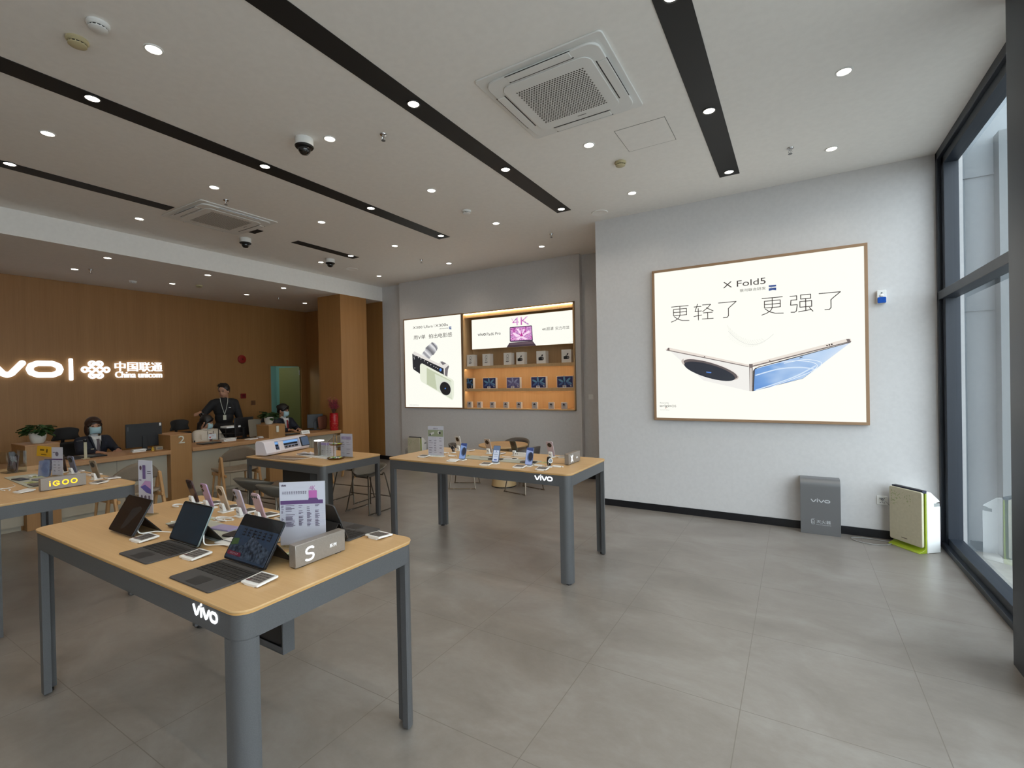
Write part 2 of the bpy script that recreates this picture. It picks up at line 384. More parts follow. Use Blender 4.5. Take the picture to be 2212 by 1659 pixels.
# ================================================================== ceiling fittings
spot = bpy.data.lights.new('downlight', 'SPOT'); spot.energy = SPOT_W; spot.color = SPOT_COL
spot.spot_size = math.radians(SPOT_ANGLE); spot.spot_blend = .9; spot.shadow_soft_size = .03
spot2 = spot.copy(); spot2.energy = LOW_W
def rim(r, black):
    return B().lathe([(r*.80, .0), (r*.86, -.006), (r, -.004), (r, 0), (r*.80, 0)], n=24)
def light_proto(zoff, black):
    t = thing('recessed_downlight', 'x', 'ceiling light', (0, 0, -50))
    B().lathe([(.040, -.001), (.044, -.006), (.052, -.005), (.054, 0), (.040, 0)], n=24).obj('trim_ring', M_blk if black else M_wp, t)
    B().lathe([(.041, -.001), (.041, -.0025), (0, -.0025)], n=24).obj('lamp_face', M_lamp, t)
    return t
def put_light(proto, x, y, z, label, sp):
    c = copy_tree(proto); c.location = (x, y, z); c['label'] = label; c['group'] = 'recessed ceiling downlights'
    l = bpy.data.objects.new('bulb_light', sp); COL.objects.link(l); l.parent = c; l.location = (0, 0, -.02)
    return c
PW, PB = light_proto(0, False), light_proto(0, True)
cols = {  # x: (black?, where, rows)
 -7.09: (0, 'in ceiling next to the bulkhead', (1,2,3,4,5)), -6.33: (1, 'in leftmost black strip', (0,1,4)),
 -5.33: (0, 'between first and second black strips', (0,1,2,3,4,5)), -4.41: (1, 'in second black strip from left', (-1,0,1,2,3,4)),
 -3.455: (0, 'between second and third black strips', (-1,0,1,2,3,4,5)), -2.485: (1, 'in third black strip from left', (-1,0,1,2,3,4)),
 -1.59: (0, 'between third and fourth black strips', (-1,0,3,4)), -.567: (1, 'in rightmost black strip', (-1,0,1,2,3,4)),
 .322: (0, 'beside the glass shop front', (-1,0,1,3,4))}
ORD = ['farthest', 'second farthest', 'third farthest', 'fourth farthest', 'fifth farthest', 'sixth farthest', 'seventh farthest']
rowy = {-1: -1.2, 0: .12, 1: 1.448, 2: 2.77, 3: 4.115, 4: 5.445, 5: 6.79}
for x, (blk, where, rows) in cols.items():
    for k, r in enumerate(sorted(rows, reverse=True)):
        put_light(PB if blk else PW, x, rowy[r], ZC-(.004 if blk else 0), 'recessed downlight %s, %s in row' % (where, ORD[k]), spot)
for x, where, ys in ((-8.24, 'near the bulkhead edge', (.2, 1.5, 2.83, 4.15, 5.49)), (-9.40, 'nearest the wood wall', (.2, 1.5, 2.82, 4.14, 5.46, 6.77))):
    for k, y in enumerate(sorted(ys, reverse=True)):
        put_light(PW, x, y, ZL, 'downlight in low soffit %s, %s in row' % (where, ORD[k]), spot2)
for p in (PW, PB):
    for ch in list(p.children): bpy.data.objects.remove(ch)
    bpy.data.objects.remove(p)
for x0, x1, y0, y1, lb in ((-.670, -.476, YF+.3, 5.55, 'long black recessed ceiling strip nearest the glass shop front'), (-2.590, -2.397, YF+.3, 5.55, 'long black ceiling strip, third from the left'),
        (-4.546, -4.340, YF+.3, 5.57, 'long black ceiling strip, second from the left'), (-6.490, -6.305, YF+.3, 2.82, 'black ceiling strip ending at the far air conditioner, leftmost'),
        (-6.50, -6.29, 3.80, 3.91, 'tiny black ceiling slot beyond the far air conditioner'), (-6.465, -6.30, 4.45, 5.60, 'short black ceiling strip beside the farthest dome camera')):
    tag(B().box(x0, x1, y0, y1, ZC-.004, ZC+.002).obj('ceiling_strip', M_black), lb, 'ceiling strip', 'black ceiling strips')

def ac_unit(loc, label):
    t = thing('air_conditioner', label, 'air conditioner', loc, 0, 'ceiling air conditioners')
    s = .475
    B().prism(rrect(-s, s, -s, s, .03), -.012, 0).prism(rrect(-s+.05, s-.05, -s+.05, s-.05, .08), -.028, -.012).obj('panel', M_wp, t, bevel=.004)
    B().prism(rrect(-.34, .34, -.34, .34, .07), -.036, -.028).obj('intake_cover', M_wp, t, bevel=.003)
    b = B(); dx = .0205
    for j in range(-13, 14):
        for i in range(-13, 14):
            X = i*dx+(dx/2 if j % 2 else 0); Y = j*dx*.88
            if abs(X) < .262 and abs(Y) < .242: b.poly([(X+.0078*math.cos(k*PI/3+PI/6), Y+.0078*math.sin(k*PI/3+PI/6), -.0364) for k in range(6)])
    b.obj('intake_grille', mat('dark_grille_hole', (92,88,84), .7), t, 0)
    for k in range(4):
        b = B(); b.M = Matrix.Rotation(k*PI/2, 4, 'Z')
        b.box(-.235, .235, .362, .425, -.033, -.026).obj('air_flap', M_wp, t, bevel=.003)
        b = B(); b.M = Matrix.Rotation(k*PI/2, 4, 'Z')
        b.box(-.245, .245, .353, .361, -.0295, -.027).box(-.245, .245, .426, .431, -.0295, -.027).obj('slot_gap', M_blk, t)
    B().box(.0, .07, .285, .292, -.0375, -.036).obj('maker_mark', mat('grey_print', (110,110,112), .5), t)
    return t
ac_unit((-1.465, 3.27, ZC), 'square white ceiling air conditioner with hexagon grille, nearest the camera')
ac_unit((-6.26, 3.33, ZC), 'square white ceiling air conditioner farther back, near the bulkhead')

def detector(x, y, z, label, m_):
    t = thing('smoke_detector', label, 'smoke detector', (x, y, z), 0, 'ceiling smoke detectors')
    B().lathe([(0, 0), (.055, 0), (.057, -.012), (.05, -.02), (.046, -.02)], n=24).obj('base', m_, t)
    B().lathe([(.041, -.02), (.041, -.032)], n=24).obj('vent_core', M_blk, t)
    b = B().lathe([(.047, -.018), (.048, -.024), (.047, -.024)], n=24)
    for i in range(12):
        a = i*PI/6; b.box(.0395*math.cos(a)-.003, .0395*math.cos(a)+.003, .0395*math.sin(a)-.003, .0395*math.sin(a)+.003, -.033, -.02)
    b.lathe([(.046, -.032), (.046, -.037), (.03, -.044), (0, -.045)], n=24).obj('cover', m_, t)
k = 1.0494
detector(-3.314*k, 1.122*k, ZC, 'white smoke detector, the farther of the pair at upper left', M_wp)
detector(-3.569*k, 1.109*k, ZC, 'yellowed beige smoke detector, the left one of the pair at upper left', M_beige)
detector(-1.389*k, 4.392*k, ZC, 'beige smoke detector in front of the poster wall', M_beige)
detector(-3.34*k, 4.615*k, ZC, 'small white smoke detector between two black strips', M_wp)
detector(-9.186, 4.474, ZL, 'beige smoke detector on the low soffit', M_beige)
detector(-9.689, 3.669, ZL, 'flat smoke detector on the low soffit close to the wood wall', M_wp)
def sprinkler(x, y, z, label):
    t = thing('fire_sprinkler', label, 'sprinkler', (x, y, z), 0, 'ceiling sprinklers')
    B().lathe([(.03, 0), (.028, -.006), (.012, -.008), (.010, -.02)], n=16).obj('escutcheon', M_chrome, t)
    B().tube([(-.010, 0, -.018), (-.015, 0, -.035), (0, 0, -.052)], .0025, 6).tube([(.010, 0, -.018), (.015, 0, -.035), (0, 0, -.052)], .0025, 6).cyl((0, 0, -.02), (0, 0, -.05), .003).obj('frame', M_chrome, t)
    B().lathe([(0, -.052), (.018, -.053), (.018, -.055), (0, -.055)], n=14).obj('deflector', M_alugrey, t)
for x, y, z, lb in ((-2.872*k, 2.83*k, ZC, 'metal sprinkler right of the near dome camera'), (-5.326*k, 2.888*k, ZC, 'metal sprinkler beside the far air conditioner'),
        (-.014*k, 4.97*k, ZC, 'metal sprinkler right of the rightmost black strip'), (-2.896*k, 5.997*k, ZC, 'metal sprinkler before the shelf niche wall'),
        (-5.306*k, 6.025*k, ZC, 'metal sprinkler above the left lightbox poster'), (-8.458*1.092, 2.712*1.092, ZL, 'sprinkler on the low soffit above the sign'), (-8.455*1.092, 5.528*1.092, ZL, 'sprinkler on the low soffit near the wood pillar')):
    sprinkler(x, y, z, lb)
def dome(x, y, label):
    t = thing('dome_camera', label, 'security camera', (x, y, ZC), 0, 'ceiling dome cameras')
    B().lathe([(0, 0), (.075, 0), (.075, -.062), (.07, -.066)], n=28).obj('housing', M_wp, t)
    B().lathe([(.074, -.060), (.078, -.068), (.072, -.078), (.05, -.082)], n=28).obj('collar', M_blk, t)
    B().lathe([(.05, -.078), (.052, -.09), (.047, -.112), (.03, -.132), (0, -.138)], n=24).obj('dome', mat('smoked_dome', (14,14,16), .06, spec=.8), t)
dome(-3.472*k, 2.529*k, 'white dome camera with black dome, nearest the viewer'); dome(-6.502*k, 3.776*k, 'dome camera just beyond the far air conditioner'); dome(-6.488*k, 5.157*k, 'dome camera beside the short black ceiling strip')
t = thing('ceiling_hatch', 'thin square access hatch outline in the white ceiling', 'hatch', (-1.105, 4.23, ZC))
B().prism(rrect(-.21, .21, -.215, .215, .004, 1), -.002, 0).obj('hatch_lid', M_ceil, t)
B().box(-.214, .214, -.219, -.2155, -.0015, 0).box(-.214, .214, .2155, .219, -.0015, 0).box(-.214, -.2105, -.219, .219, -.0015, 0).box(.2105, .214, -.219, .219, -.0015, 0).obj('hatch_gap', mat('hatch_gap_grey', (120,116,112), .8), t)
for x, y, lb in ((-2.033*k, 5.57*k, 'flat round ceiling speaker at the free end of the poster wall'), (-6.731*k, 5.806*k, 'flat round ceiling speaker near the farthest dome camera')):
    tag(B().lathe([(0, -.004), (.085, -.004), (.10, -.008), (.105, 0)], n=30).obj('ceiling_speaker', M_ceil, None, loc=(x, y, ZC)), lb, 'speaker', 'ceiling speakers')

# ================================================================== wall fittings
t = thing('alarm_sounder', 'small white and blue alarm box on the wall right of the big poster', 'alarm', (.766, YP, 2.42))
B().rbox(-.038, .038, 0, .135, -.042, 0, .01, axis='y').obj('case', M_wp, t, bevel=.003)
B().prism(rrect(-.036, .036, .002, .062, .01), -.050, -.040, 'y').obj('strobe_lens', mat('blue_lens', (24,82,176), .2), t, bevel=.003)
B().ell((0, -.044, .078), (.02, .010, .014)).obj('horn', M_wp, t)
B().prism(circ(0, .105, .008, .005), -.044, -.04, 'y').obj('indicator', M_blk, t)
def outlet(loc, label, rz=0, m_=None, w_=.045):
    t = thing('wall_outlet', label, 'wall outlet', loc, rz, 'wall outlets')
    B().rbox(-w_, w_, -.045, .045, -.010, 0, .006, axis='y').obj('plate', m_ or M_wp, t, bevel=.002)
    b = B()
    for dx, dz in ((-.018,.02),(.018,.02),(0,-.018),(-.016,-.024),(.016,-.024)): b.box(dx-.003, dx+.003, -.0106, -.0098, dz-.004, dz+.004)
    b.obj('socket_holes', M_blk, t); return t
outlet((.750, YP, .395), 'white wall outlet with a plug, beside the air purifier')
outlet((-7.10, YN, .30), 'white wall outlet behind the display table at the far left end')
def wplate(loc, rz, label, m_, nm='light_switch', sz=.043):
    t = thing(nm, label, 'switch', loc, rz)
    B().rbox(-sz, sz, -sz, sz, -.009, 0, .005, axis='y').obj('plate', m_, t, bevel=.002)
    B().rbox(-sz*.7, sz*.7, -sz*.7, sz*.7, -.013, -.008, .003, axis='y').obj('rocker', m_, t, bevel=.002); return t
wplate((-3.0, YB, 1.40), 0, 'white light switch on shaded wall between niche and poster wall', M_wp)
wplate((XW, 6.25, 1.317), PI/2, 'dark square light switch on the wood wall left of door', mat('brown_switch', (110,72,46), .4), sz=.05)
t = thing('fire_alarm_button', 'dark red square fire call point on the wood wall', 'fire alarm', (XW, 6.02, 1.48), PI/2)
B().rbox(-.055, .055, -.055, .055, -.035, 0, .01, axis='y').obj('case', mat('deep_red', (128,16,20), .4), t, bevel=.003)
B().rbox(-.03, .03, -.03, .03, -.038, -.034, .004, axis='y').obj('press_plate', mat('dim_red', (90,14,18), .4), t)
t = thing('fire_alarm_bell', 'round red fire alarm bell high on the wood wall', 'fire alarm', (XW, 6.01, 2.30), PI/2)
b = B(); b.M = Matrix.Rotation(PI/2, 4, 'X')
b.lathe([(0, 0), (.09, 0), (.095, .012), (.085, .03), (.05, .038), (0, .04)], n=28).obj('gong', mat('alarm_red', (150,32,26), .4), t)
b = B(); b.M = Matrix.Rotation(PI/2, 4, 'X'); b.lathe([(.012, .03), (.012, .046), (0, .047)], n=12).obj('hub', M_blk, t)

# big lightbox poster
def lightbox(name, label, x0, x1, z0, z1, Y, fw, depth=.05):
    t = thing(name, label, 'poster', ((x0+x1)/2, Y, z0)); cx = (x0+x1)/2
    fm = mat('poster_frame_wood', (158,126,96), .5)
    b = B()
    for a, c, e, f in ((x0, x1, z0, z0+fw), (x0, x1, z1-fw, z1), (x0, x0+fw, z0+fw, z1-fw), (x1-fw, x1, z0+fw, z1-fw)): b.box(a-cx, c-cx, -depth, 0, e-z0, f-z0)
    b.obj('frame', fm, t, bevel=.002)
    B().box(x0+fw-cx, x1-fw-cx, -depth+.008, -.005, fw, z1-z0-fw).obj('lit_panel', M_post, t)
    return t
t = lightbox('lightbox_poster', 'large backlit poster of a folding phone with wooden frame on the right wall', -1.548, .655, 1.170, 3.056, YP, .030)
FA = Fr((.4465, -.0422, -1.17), (1, 0, 0), (0, 0, 1), t)      # marks in wall coordinates (x, z)
FA.u = Vector((1, 0, 0)); FA.n = Vector((0, -1, 0))
K1, KB = pr('ink_black', (48,36,34)), pr('ink_blue', (34,66,132))
def Z5(x, y): p = ony(1400+x*500/2212, 510+y*500/2212, YP-.042); return (p.x, p.z)
def W(*pts): return [Z5(*p) for p in pts]
FA.text('headline', 'X Fold5', -.721, -.276, 2.745, 2.815, K1)
FA.text('subtitle', '蔡司联合研发', -.542, -.277, 2.679, 2.712, K1)
FA.mesh('badge', [[(-.246,2.722),(-.246,2.66),(-.2095,2.667),(-.173,2.66),(-.173,2.722)]], KB)
FA.mesh('badge_band', [[(-.246,2.689),(-.173,2.689),(-.173,2.703),(-.246,2.703)]], M_post, .0012)
FA.text('badge_name', 'ZEISS', -.238, -.181, 2.691, 2.7015, KB, .0016)
GENG = [[(.02,.97),(.97,.97)], [(.13,.80),(.87,.80),(.87,.40),(.13,.40),(.13,.80)], [(.13,.60),(.87,.60)], [(.5,.97),(.5,.40),(.42,.22),(.22,.08),(0,.0)], [(.16,.34),(.36,.16),(.62,.05),(1,.02)]]
QING = [[(.02,.84),(.38,.84)], [(.2,1.0),(.06,.55),(.40,.55)], [(.23,.72),(.23,0)], [(0,.24),(.40,.30)], [(.46,.92),(.88,.92),(.72,.72),(.46,.50)], [(.66,.72),(1,.50)], [(.50,.42),(.96,.42)], [(.72,.42),(.72,.06)], [(.44,.04),(1,.04)]]
LIAO = [[(0,.95),(.97,.95),(.60,.62),(.54,.55),(.54,.12),(.46,.02),(.26,.02)]]
QIANG = [[(.02,.95),(.32,.95),(.32,.72),(.06,.72),(.04,.44),(.34,.44),(.30,.08),(.22,.02),(.06,.03)], [(.50,.97),(.94,.97),(.94,.74),(.50,.74),(.50,.97)], [(.46,.60),(.98,.60),(.98,.28),(.46,.28),(.46,.60)], [(.72,.74),(.72,.06)], [(.40,.02),(.96,.10)], [(.88,.22),(1.03,.0)]]
for nm, G_, a, c in (('slogan', GENG, -1.318, -1.109), ('slogan', QING, -1.051, -.834), ('slogan', LIAO, -.773, -.577), ('slogan', GENG, -.319, -.108), ('slogan', QIANG, -.045, .165), ('slogan', LIAO, .23, .425)):
    FA.strokes(nm, G_, .0085, K1, .0008, lambda x, y, a=a, c=c: (a+x*(c-a), 2.394+y*.192))
gl = pr('feather_grey', (214,214,208)); gl2 = pr('feather_line', (196,196,194))
arc = [(-.672+.466*t_, 2.237-.62*t_+.555*t_*t_+.0*t_) for t_ in [i/20 for i in range(21)]]
FA.strokes('feather_quill', [arc], .0028, gl2)
bar = []
for i, (x, z) in enumerate(arc[1:17]):
    for s_ in (.0, .5):
        L_ = .10*(1-i/24); bar.append([(x+s_*.02, z), (x-.012-.02*s_, z+L_*.55), (x-.03, z+L_)]); bar.append([(x+s_*.02, z), (x-.03+.04*s_, z-L_*.45)])
FA.strokes('feather_barbs', bar, .0014, gl, .0006)
FA.mesh('phone_back_art', [W((975,1250),(970,1483),(530,1380),(210,1100))], pr('phone_white', (233,231,226)), .0004)
FA.mesh('phone_edge_art', [W((165,1085),(195,1065),(960,1228),(975,1222),(1895,982),(1935,980),(1945,1010),(1015,1252),(960,1252),(175,1092))], pr('phone_edge', (226,216,206)), .0010)
FA.mesh('phone_edge_line_art', [W((172,1092),(960,1252),(960,1244),(180,1086)), W((985,1252),(1940,1012),(1938,1002),(990,1240)), W((965,1222),(1000,1222),(1000,1483),(970,1483)), W((180,1092),(205,1092),(205,1070),(190,1068)), W((1892,984),(1925,982),(1935,1006),(1905,1012))], pr('phone_shadow', (110,98,96)), .0014)
FA.mesh('phone_hinge_art', [W((972,1260),(992,1260),(992,1483),(972,1483))], pr('phone_hinge', (206,198,192)), .0018)
m_ = mat('lit_screen_blue', (90,140,214), emit=.9); bs = m_.node_tree.nodes['Principled BSDF']
gn = N(m_, 'ShaderNodeTexCoord'); sx_ = N(m_, 'ShaderNodeSeparateXYZ'); L(m_, gn.outputs['Generated'], sx_.inputs[0])
ma = N(m_, 'ShaderNodeMath', operation='MULTIPLY_ADD'); L(m_, sx_.outputs['X'], ma.inputs[0]); ma.inputs[1].default_value = .55; ns = N(m_, 'ShaderNodeTexNoise', Scale=2.2, Detail=1.0, Distortion=.8); L(m_, gn.outputs['Generated'], ns.inputs['Vector'])
m2 = N(m_, 'ShaderNodeMath', operation='MULTIPLY'); L(m_, ns.outputs[0], m2.inputs[0]); m2.inputs[1].default_value = .55; L(m_, m2.outputs[0], ma.inputs[2])
L(m_, ramp(m_, ma.outputs[0], [(.22, (70,120,196)), (.42, (112,158,216)), (.62, (184,208,236)), (.85, (214,224,240))]), bs.inputs['Emission Color'])
FA.mesh('screen_art', [W((1020,1275),(1060,1258),(1935,1018),(1480,1360),(1010,1478))], m_, .0012)
wl = pr('swirl_white', (230,238,246))
FA.strokes('screen_swirl', [[Z5(x, y) for x, y in spl([(1040,1262),(1300,1200),(1500,1195),(1610,1225),(1590,1275),(1450,1340),(1150,1450)], 6)], [Z5(x, y) for x, y in spl([(1300,1215),(1500,1180),(1640,1200),(1650,1235),(1560,1310)], 6)]], .006, wl, .0016)
FA.strokes('screen_swirl', [[Z5(x, y) for x, y in spl([(1030,1472),(1250,1400),(1430,1330),(1600,1240)], 6)], [Z5(x, y) for x, y in spl([(1030,1330),(1250,1270),(1450,1255),(1580,1270)], 6)]], .013, pr('swirl_soft', (206,222,240)), .0015)
FA.mesh('screen_rim_art', [W((1002,1290),(1020,1264),(1050,1250),(1940,1012),(1480,1362),(1000,1484))], K1, .0009)
def ringE(cx, cy, rx, ry, rot, n=40): return [Z5(cx+rx*math.cos(t)*math.cos(rot)-ry*math.sin(t)*math.sin(rot), cy+rx*math.cos(t)*math.sin(rot)+ry*math.sin(t)*math.cos(rot)) for t in [2*PI*i/n for i in range(n)]]
FA.mesh('camera_ring_art', [ringE(592,1272,285,72,.29)], pr('ring_metal', (196,184,176)), .0020)
FA.mesh('camera_ring_light_art', [ringE(600,1256,272,56,.29)], pr('ring_light', (232,226,220)), .0023)
FA.mesh('camera_ring_dark_art', [ringE(598,1272,268,60,.29)], pr('ring_dark', (92,82,82)), .0025)
FA.mesh('camera_glass_art', [ringE(588,1292,252,64,.28)], pr('camera_glass', (30,34,46)), .0028)
FA.mesh('camera_mark_art', [W((555,1295),(605,1300),(603,1310),(557,1305))], pr('glow_blue', (80,130,210)), .0031)
FA.mesh('port_marks_art', [ringE(540,1152,6,5,0), ringE(1163,1192,6,5,0), ringE(1710,1046,9,7,0), ringE(1732,1040,9,7,0), ringE(1755,1034,9,7,0), W((1445,1163),(1475,1152),(1478,1158),(1450,1168))], K1, .0022)
FA.text('powered_by', 'Powered by', -1.474, -1.368, 1.377, 1.392, K1)
FA.text('origin_word', 'origin', -1.478, -1.341, 1.326, 1.366, K1)
FA.text('os_word', 'OS', -1.334, -1.278, 1.334, 1.362, pr('ink_grey', (120,112,104)))
FA.mesh('smile_mark', [[(-1.418,1.324),(-1.392,1.324),(-1.405,1.316)]], pr('soft_red', (200,110,104)))
FA.blocks('small_print', 14, -1.476, -1.36, 1.293, 1.301, pr('ink_pale', (150,146,140)))

# ------------------------------------------------------------------ niche: left lightbox and shelves
t = lightbox('lightbox_poster', 'backlit poster of a camera phone left of the lit shelves', -7.152, -5.612, 1.170, 3.050, YN, .022, .03)
FB = Fr((6.382, -.0224, -1.17), (1, 0, 0), (0, 0, 1), t)
S8 = 130/1052
def Z8(x, y): p = ony(870+x*S8, 680+y*S8, YN-.022); return (p.x, p.z)
def V8(*pts): return [Z8(*p) for p in pts]
FB.text('headline', 'X300 Ultra', *[Z8(178,255)[0], Z8(526,230)[0], Z8(178,252)[1], Z8(178,207)[1]], K1)
FB.text('headline', 'X300s', Z8(568,220)[0], Z8(790,210)[0], Z8(178,252)[1], Z8(178,207)[1], K1)
FB.mesh('divider', [[(Z8(546,0)[0]-.003, Z8(178,255)[1]), (Z8(546,0)[0]+.003, Z8(178,255)[1]), (Z8(546,0)[0]+.003, Z8(178,200)[1]), (Z8(546,0)[0]-.003, Z8(178,200)[1])]], K1)
FB.text('subtitle', '蔡司联合研发', Z8(640,0)[0], Z8(792,0)[0], Z8(640,258)[1], Z8(640,236)[1], K1)
FB.mesh('badge', [V8((808,210),(850,206),(850,256),(808,252))], KB); FB.mesh('badge_band', [V8((808,226),(850,223),(850,233),(808,236))], M_post, .0012)
FB.text('slogan', '用V单', Z8(182,0)[0], Z8(388,0)[0], Z8(182,438)[1], Z8(182,362)[1], K1); FB.text('slogan', '拍出电影感', Z8(447,0)[0], Z8(855,0)[0], Z8(182,438)[1], Z8(182,362)[1], K1)
FB.blocks('small_print', 14, Z8(88,0)[0], Z8(248,0)[0], Z8(88,1582)[1], Z8(88,1570)[1], pr('ink_pale', (150,146,140)))
gm = mat('lit_metal_art', (190,190,192), emit=.85); bs = gm.node_tree.nodes['Principled BSDF']
gn = N(gm, 'ShaderNodeTexCoord'); mp_ = N(gm, 'ShaderNodeMapping'); mp_.inputs['Rotation'].default_value = (0, .75, 0); L(gm, gn.outputs['Generated'], mp_.inputs[0])
wv = N(gm, 'ShaderNodeTexWave', Scale=.42, Distortion=.3); wv.bands_direction = 'X'; L(gm, mp_.outputs[0], wv.inputs['Vector'])
L(gm, ramp(gm, wv.outputs[0], [(.0, (128,128,132)), (.4, (190,190,194)), (.8, (236,236,236)), (1, (150,150,156))]), bs.inputs['Emission Color'])
FB.mesh('lens_art', [V8((330,690),(400,600),(395,580),(510,480),(560,490),(600,530),(612,590),(590,630),(540,700),(520,700),(465,772),(400,745))], gm, .0006)
FB.mesh('lens_band_art', [V8((398,590),(430,572),(520,650),(540,700),(520,705),(490,650),(430,600)), V8((500,492),(520,482),(585,560),(600,622),(588,628),(565,560))], pr('band_grey', (112,112,118)), .0010)
FB.mesh('camera_edge_art', [V8((165,680),(205,640),(620,850),(700,815),(810,880),(800,940),(780,1090),(720,1060),(715,945))], pr('edge_silver', (222,218,212)), .0012)
FB.mesh('camera_grip_art', [V8((740,940),(800,885),(812,905),(790,960),(780,1090),(735,1065)), V8((655,820),(690,815),(760,850),(700,880))], pr('grip_grey', (112,108,112)), .0016)
FB.mesh('camera_screen_art', [V8((168,682),(715,938),(722,1060),(300,1030),(190,955),(178,920))], pr('screen_dark', (34,36,42)), .0018)
FB.mesh('screen_marks_art', [circ(*Z8(x, y), .012, n=8) for x, y in ((200,705),(228,715),(275,748),(320,772),(380,805),(436,838),(492,872),(545,900),(582,918),(612,938),(200,740),(205,770),(212,930))], pr('mark_white', (200,200,200)), .0021)
FB.mesh('shutter_mark_art', [circ(*Z8(662, 962), .03, n=16)], pr('glow_blue', (80,130,210)), .0022)
FB.mesh('second_phone_art', [V8((302,890),(318,855),(345,850),(870,1130),(895,1160),(897,1400),(885,1470),(862,1490),(330,1170),(305,1120))], pr('pale_green', (226,230,212)), .0024)
FB.mesh('second_phone_back_art', [V8((420,925),(850,1155),(860,1470),(422,1215))], pr('sage_green', (188,196,168)), .0026)
FB.mesh('second_phone_light_art', [V8((560,1030),(850,1170),(860,1460),(600,1320))], pr('sage_light', (212,218,200)), .0028)
def e8(cx, cy, rx, ry, rot=.35, n=36): return [Z8(cx+rx*math.cos(t)*math.cos(rot)-ry*math.sin(t)*math.sin(rot), cy+rx*math.cos(t)*math.sin(rot)+ry*math.sin(t)*math.cos(rot)) for t in [2*PI*i/n for i in range(n)]]
FB.mesh('second_lens_rim_art', [e8(742,1285,98,130,-.35)], pr('rim_pale', (206,206,198)), .0030)
FB.mesh('second_lens_art', [e8(746,1290,90,120,-.35)], pr('ink_glass', (22,22,26)), .0032)
FB.mesh('second_lens_mark_art', [e8(745,1288,10,14)], pr('glow_blue', (80,130,210)), .0035)

t = thing('shelf_cabinet', 'oak shelf cabinet set in the wall with warm strip lights', 'shelf', (-4.412, YN, 1.168))
nx0, nx1, nz1 = -1.180, 1.180, 1.874
b = B().box(nx0, nx1, .29, .31, 0, nz1); b.obj('back_panel', M_nichewood, t)
b = B().box(nx0, nx0+.022, -.03, .30, 0, nz1).box(nx1-.022, nx1, -.03, .30, 0, nz1).box(nx0, nx1, -.03, .30, nz1-.022, nz1).box(nx0, nx1, -.03, .30, 0, .022); b.obj('carcass', M_nichewood, t, bevel=.002)
for zz in (.832, .395): B().box(nx0+.022, nx1-.022, -.012, .29, zz-.035, zz).box(nx0+.022, nx1-.022, -.012, -.004, zz-.052, zz-.035).obj('shelf_board', M_nichewood, t, bevel=.001)
B().box(nx0+.03, nx1-.03, -.02, -.008, nz1-.032, nz1-.024).obj('led_strip', M_led, t)
B().box(nx0+.03, nx1-.03, .0, .012, .790, .796).obj('led_strip', M_led, t)
B().box(nx0+.03, nx1-.03, .0, .012, .353, .359).obj('led_strip', M_led, t)
B().box(nx0+.022, nx1-.022, .0, .012, nz1-.10, nz1-.024).obj('valance', M_nichewood, t)
p = thing('lightbox_banner', 'wide backlit banner with a pink flower tablet above the shelves', 'poster', (-4.385, YN+.10, 2.328))
B().box(-1.078, 1.078, 0, .03, 0, .588).obj('frame', mat('banner_edge', (190,160,110), .4), p)
B().box(-1.072, 1.072, -.006, .0, .006, .582).obj('lit_panel', M_post, p)
FC = Fr((4.385, -.0065, -2.328), (1, 0, 0), (0, 0, 1), p)
S9 = 250/1728
def Z9(x, y): q = ony(1000+x*S9, 650+y*S9, YN+.093); return (q.x, q.z)
def V9(*pts): return [Z9(*q) for q in pts]
vivo(FC, 'maker_word', Z9(212,0)[0], Z9(332,0)[0], Z9(212,525)[1], Z9(212,492)[1], K1, wf=.058)
FC.text('product_word', 'Pad6 Pro', Z9(346,0)[0], Z9(553,0)[0], Z9(346,520)[1], Z9(346,478)[1], K1)
FC.text('slogan', '4K超清', Z9(1175,0)[0], Z9(1345,0)[0], Z9(1175,447)[1], Z9(1175,400)[1], K1); FC.text('slogan', '实力尽显', Z9(1373,0)[0], Z9(1582,0)[0], Z9(1373,435)[1], Z9(1373,386)[1], K1)
fm = mat('lit_flower', (214,120,190), emit=.9); bs = fm.node_tree.nodes['Principled BSDF']
gn = N(fm, 'ShaderNodeTexCoord'); mp_ = N(fm, 'ShaderNodeMapping'); mp_.inputs['Location'].default_value = (-.5,-.5,-.42); L(fm, gn.outputs['Generated'], mp_.inputs[0])
wv = N(fm, 'ShaderNodeTexNoise', Scale=3.2, Detail=2.0, Distortion=2.6); L(fm, mp_.outputs[0], wv.inputs['Vector'])
L(fm, ramp(fm, wv.outputs[0], [(.30, (132,62,134)), (.42, (190,84,170)), (.5, (234,184,226)), (.60, (160,90,170)), (.72, (240,210,236))]), bs.inputs['Emission Color'])
FC.mesh('tablet_art', [V9((698,400),(708,392),(1022,366),(1030,372),(1045,590),(1035,600),(715,614),(700,604))], pr('tablet_rim', (66,50,76)), .0006)
FC.mesh('tablet_screen_art', [V9((708,404),(1020,378),(1032,578),(712,596))], fm, .0010)
FC.mesh('flower_petals_art', [V9((860,520),(760,470),(740,490),(800,540)), V9((865,515),(800,420),(830,410),(872,490)), V9((870,510),(905,420),(925,430),(885,500)), V9((875,515),(985,440),(1005,465),(900,530)), V9((870,525),(960,560),(930,580),(860,545)), V9((862,522),(790,570),(830,585),(872,540))], pr('petal', (244,214,238)), .0014)
FC.mesh('flower_core_art', [V9((858,505),(872,470),(888,505),(905,515),(880,530),(850,528))], pr('core', (180,40,140)), .0018)
FC.mesh('keyboard_art', [V9((695,625),(1040,598),(1095,668),(652,695))], pr('keyboard_dark', (62,48,58)), .0006)
FC.mesh('keyboard_keys_art', [V9((705,632),(1035,606),(1060,640),(690,660))], pr('keys_grey', (92,74,86)), .0010)
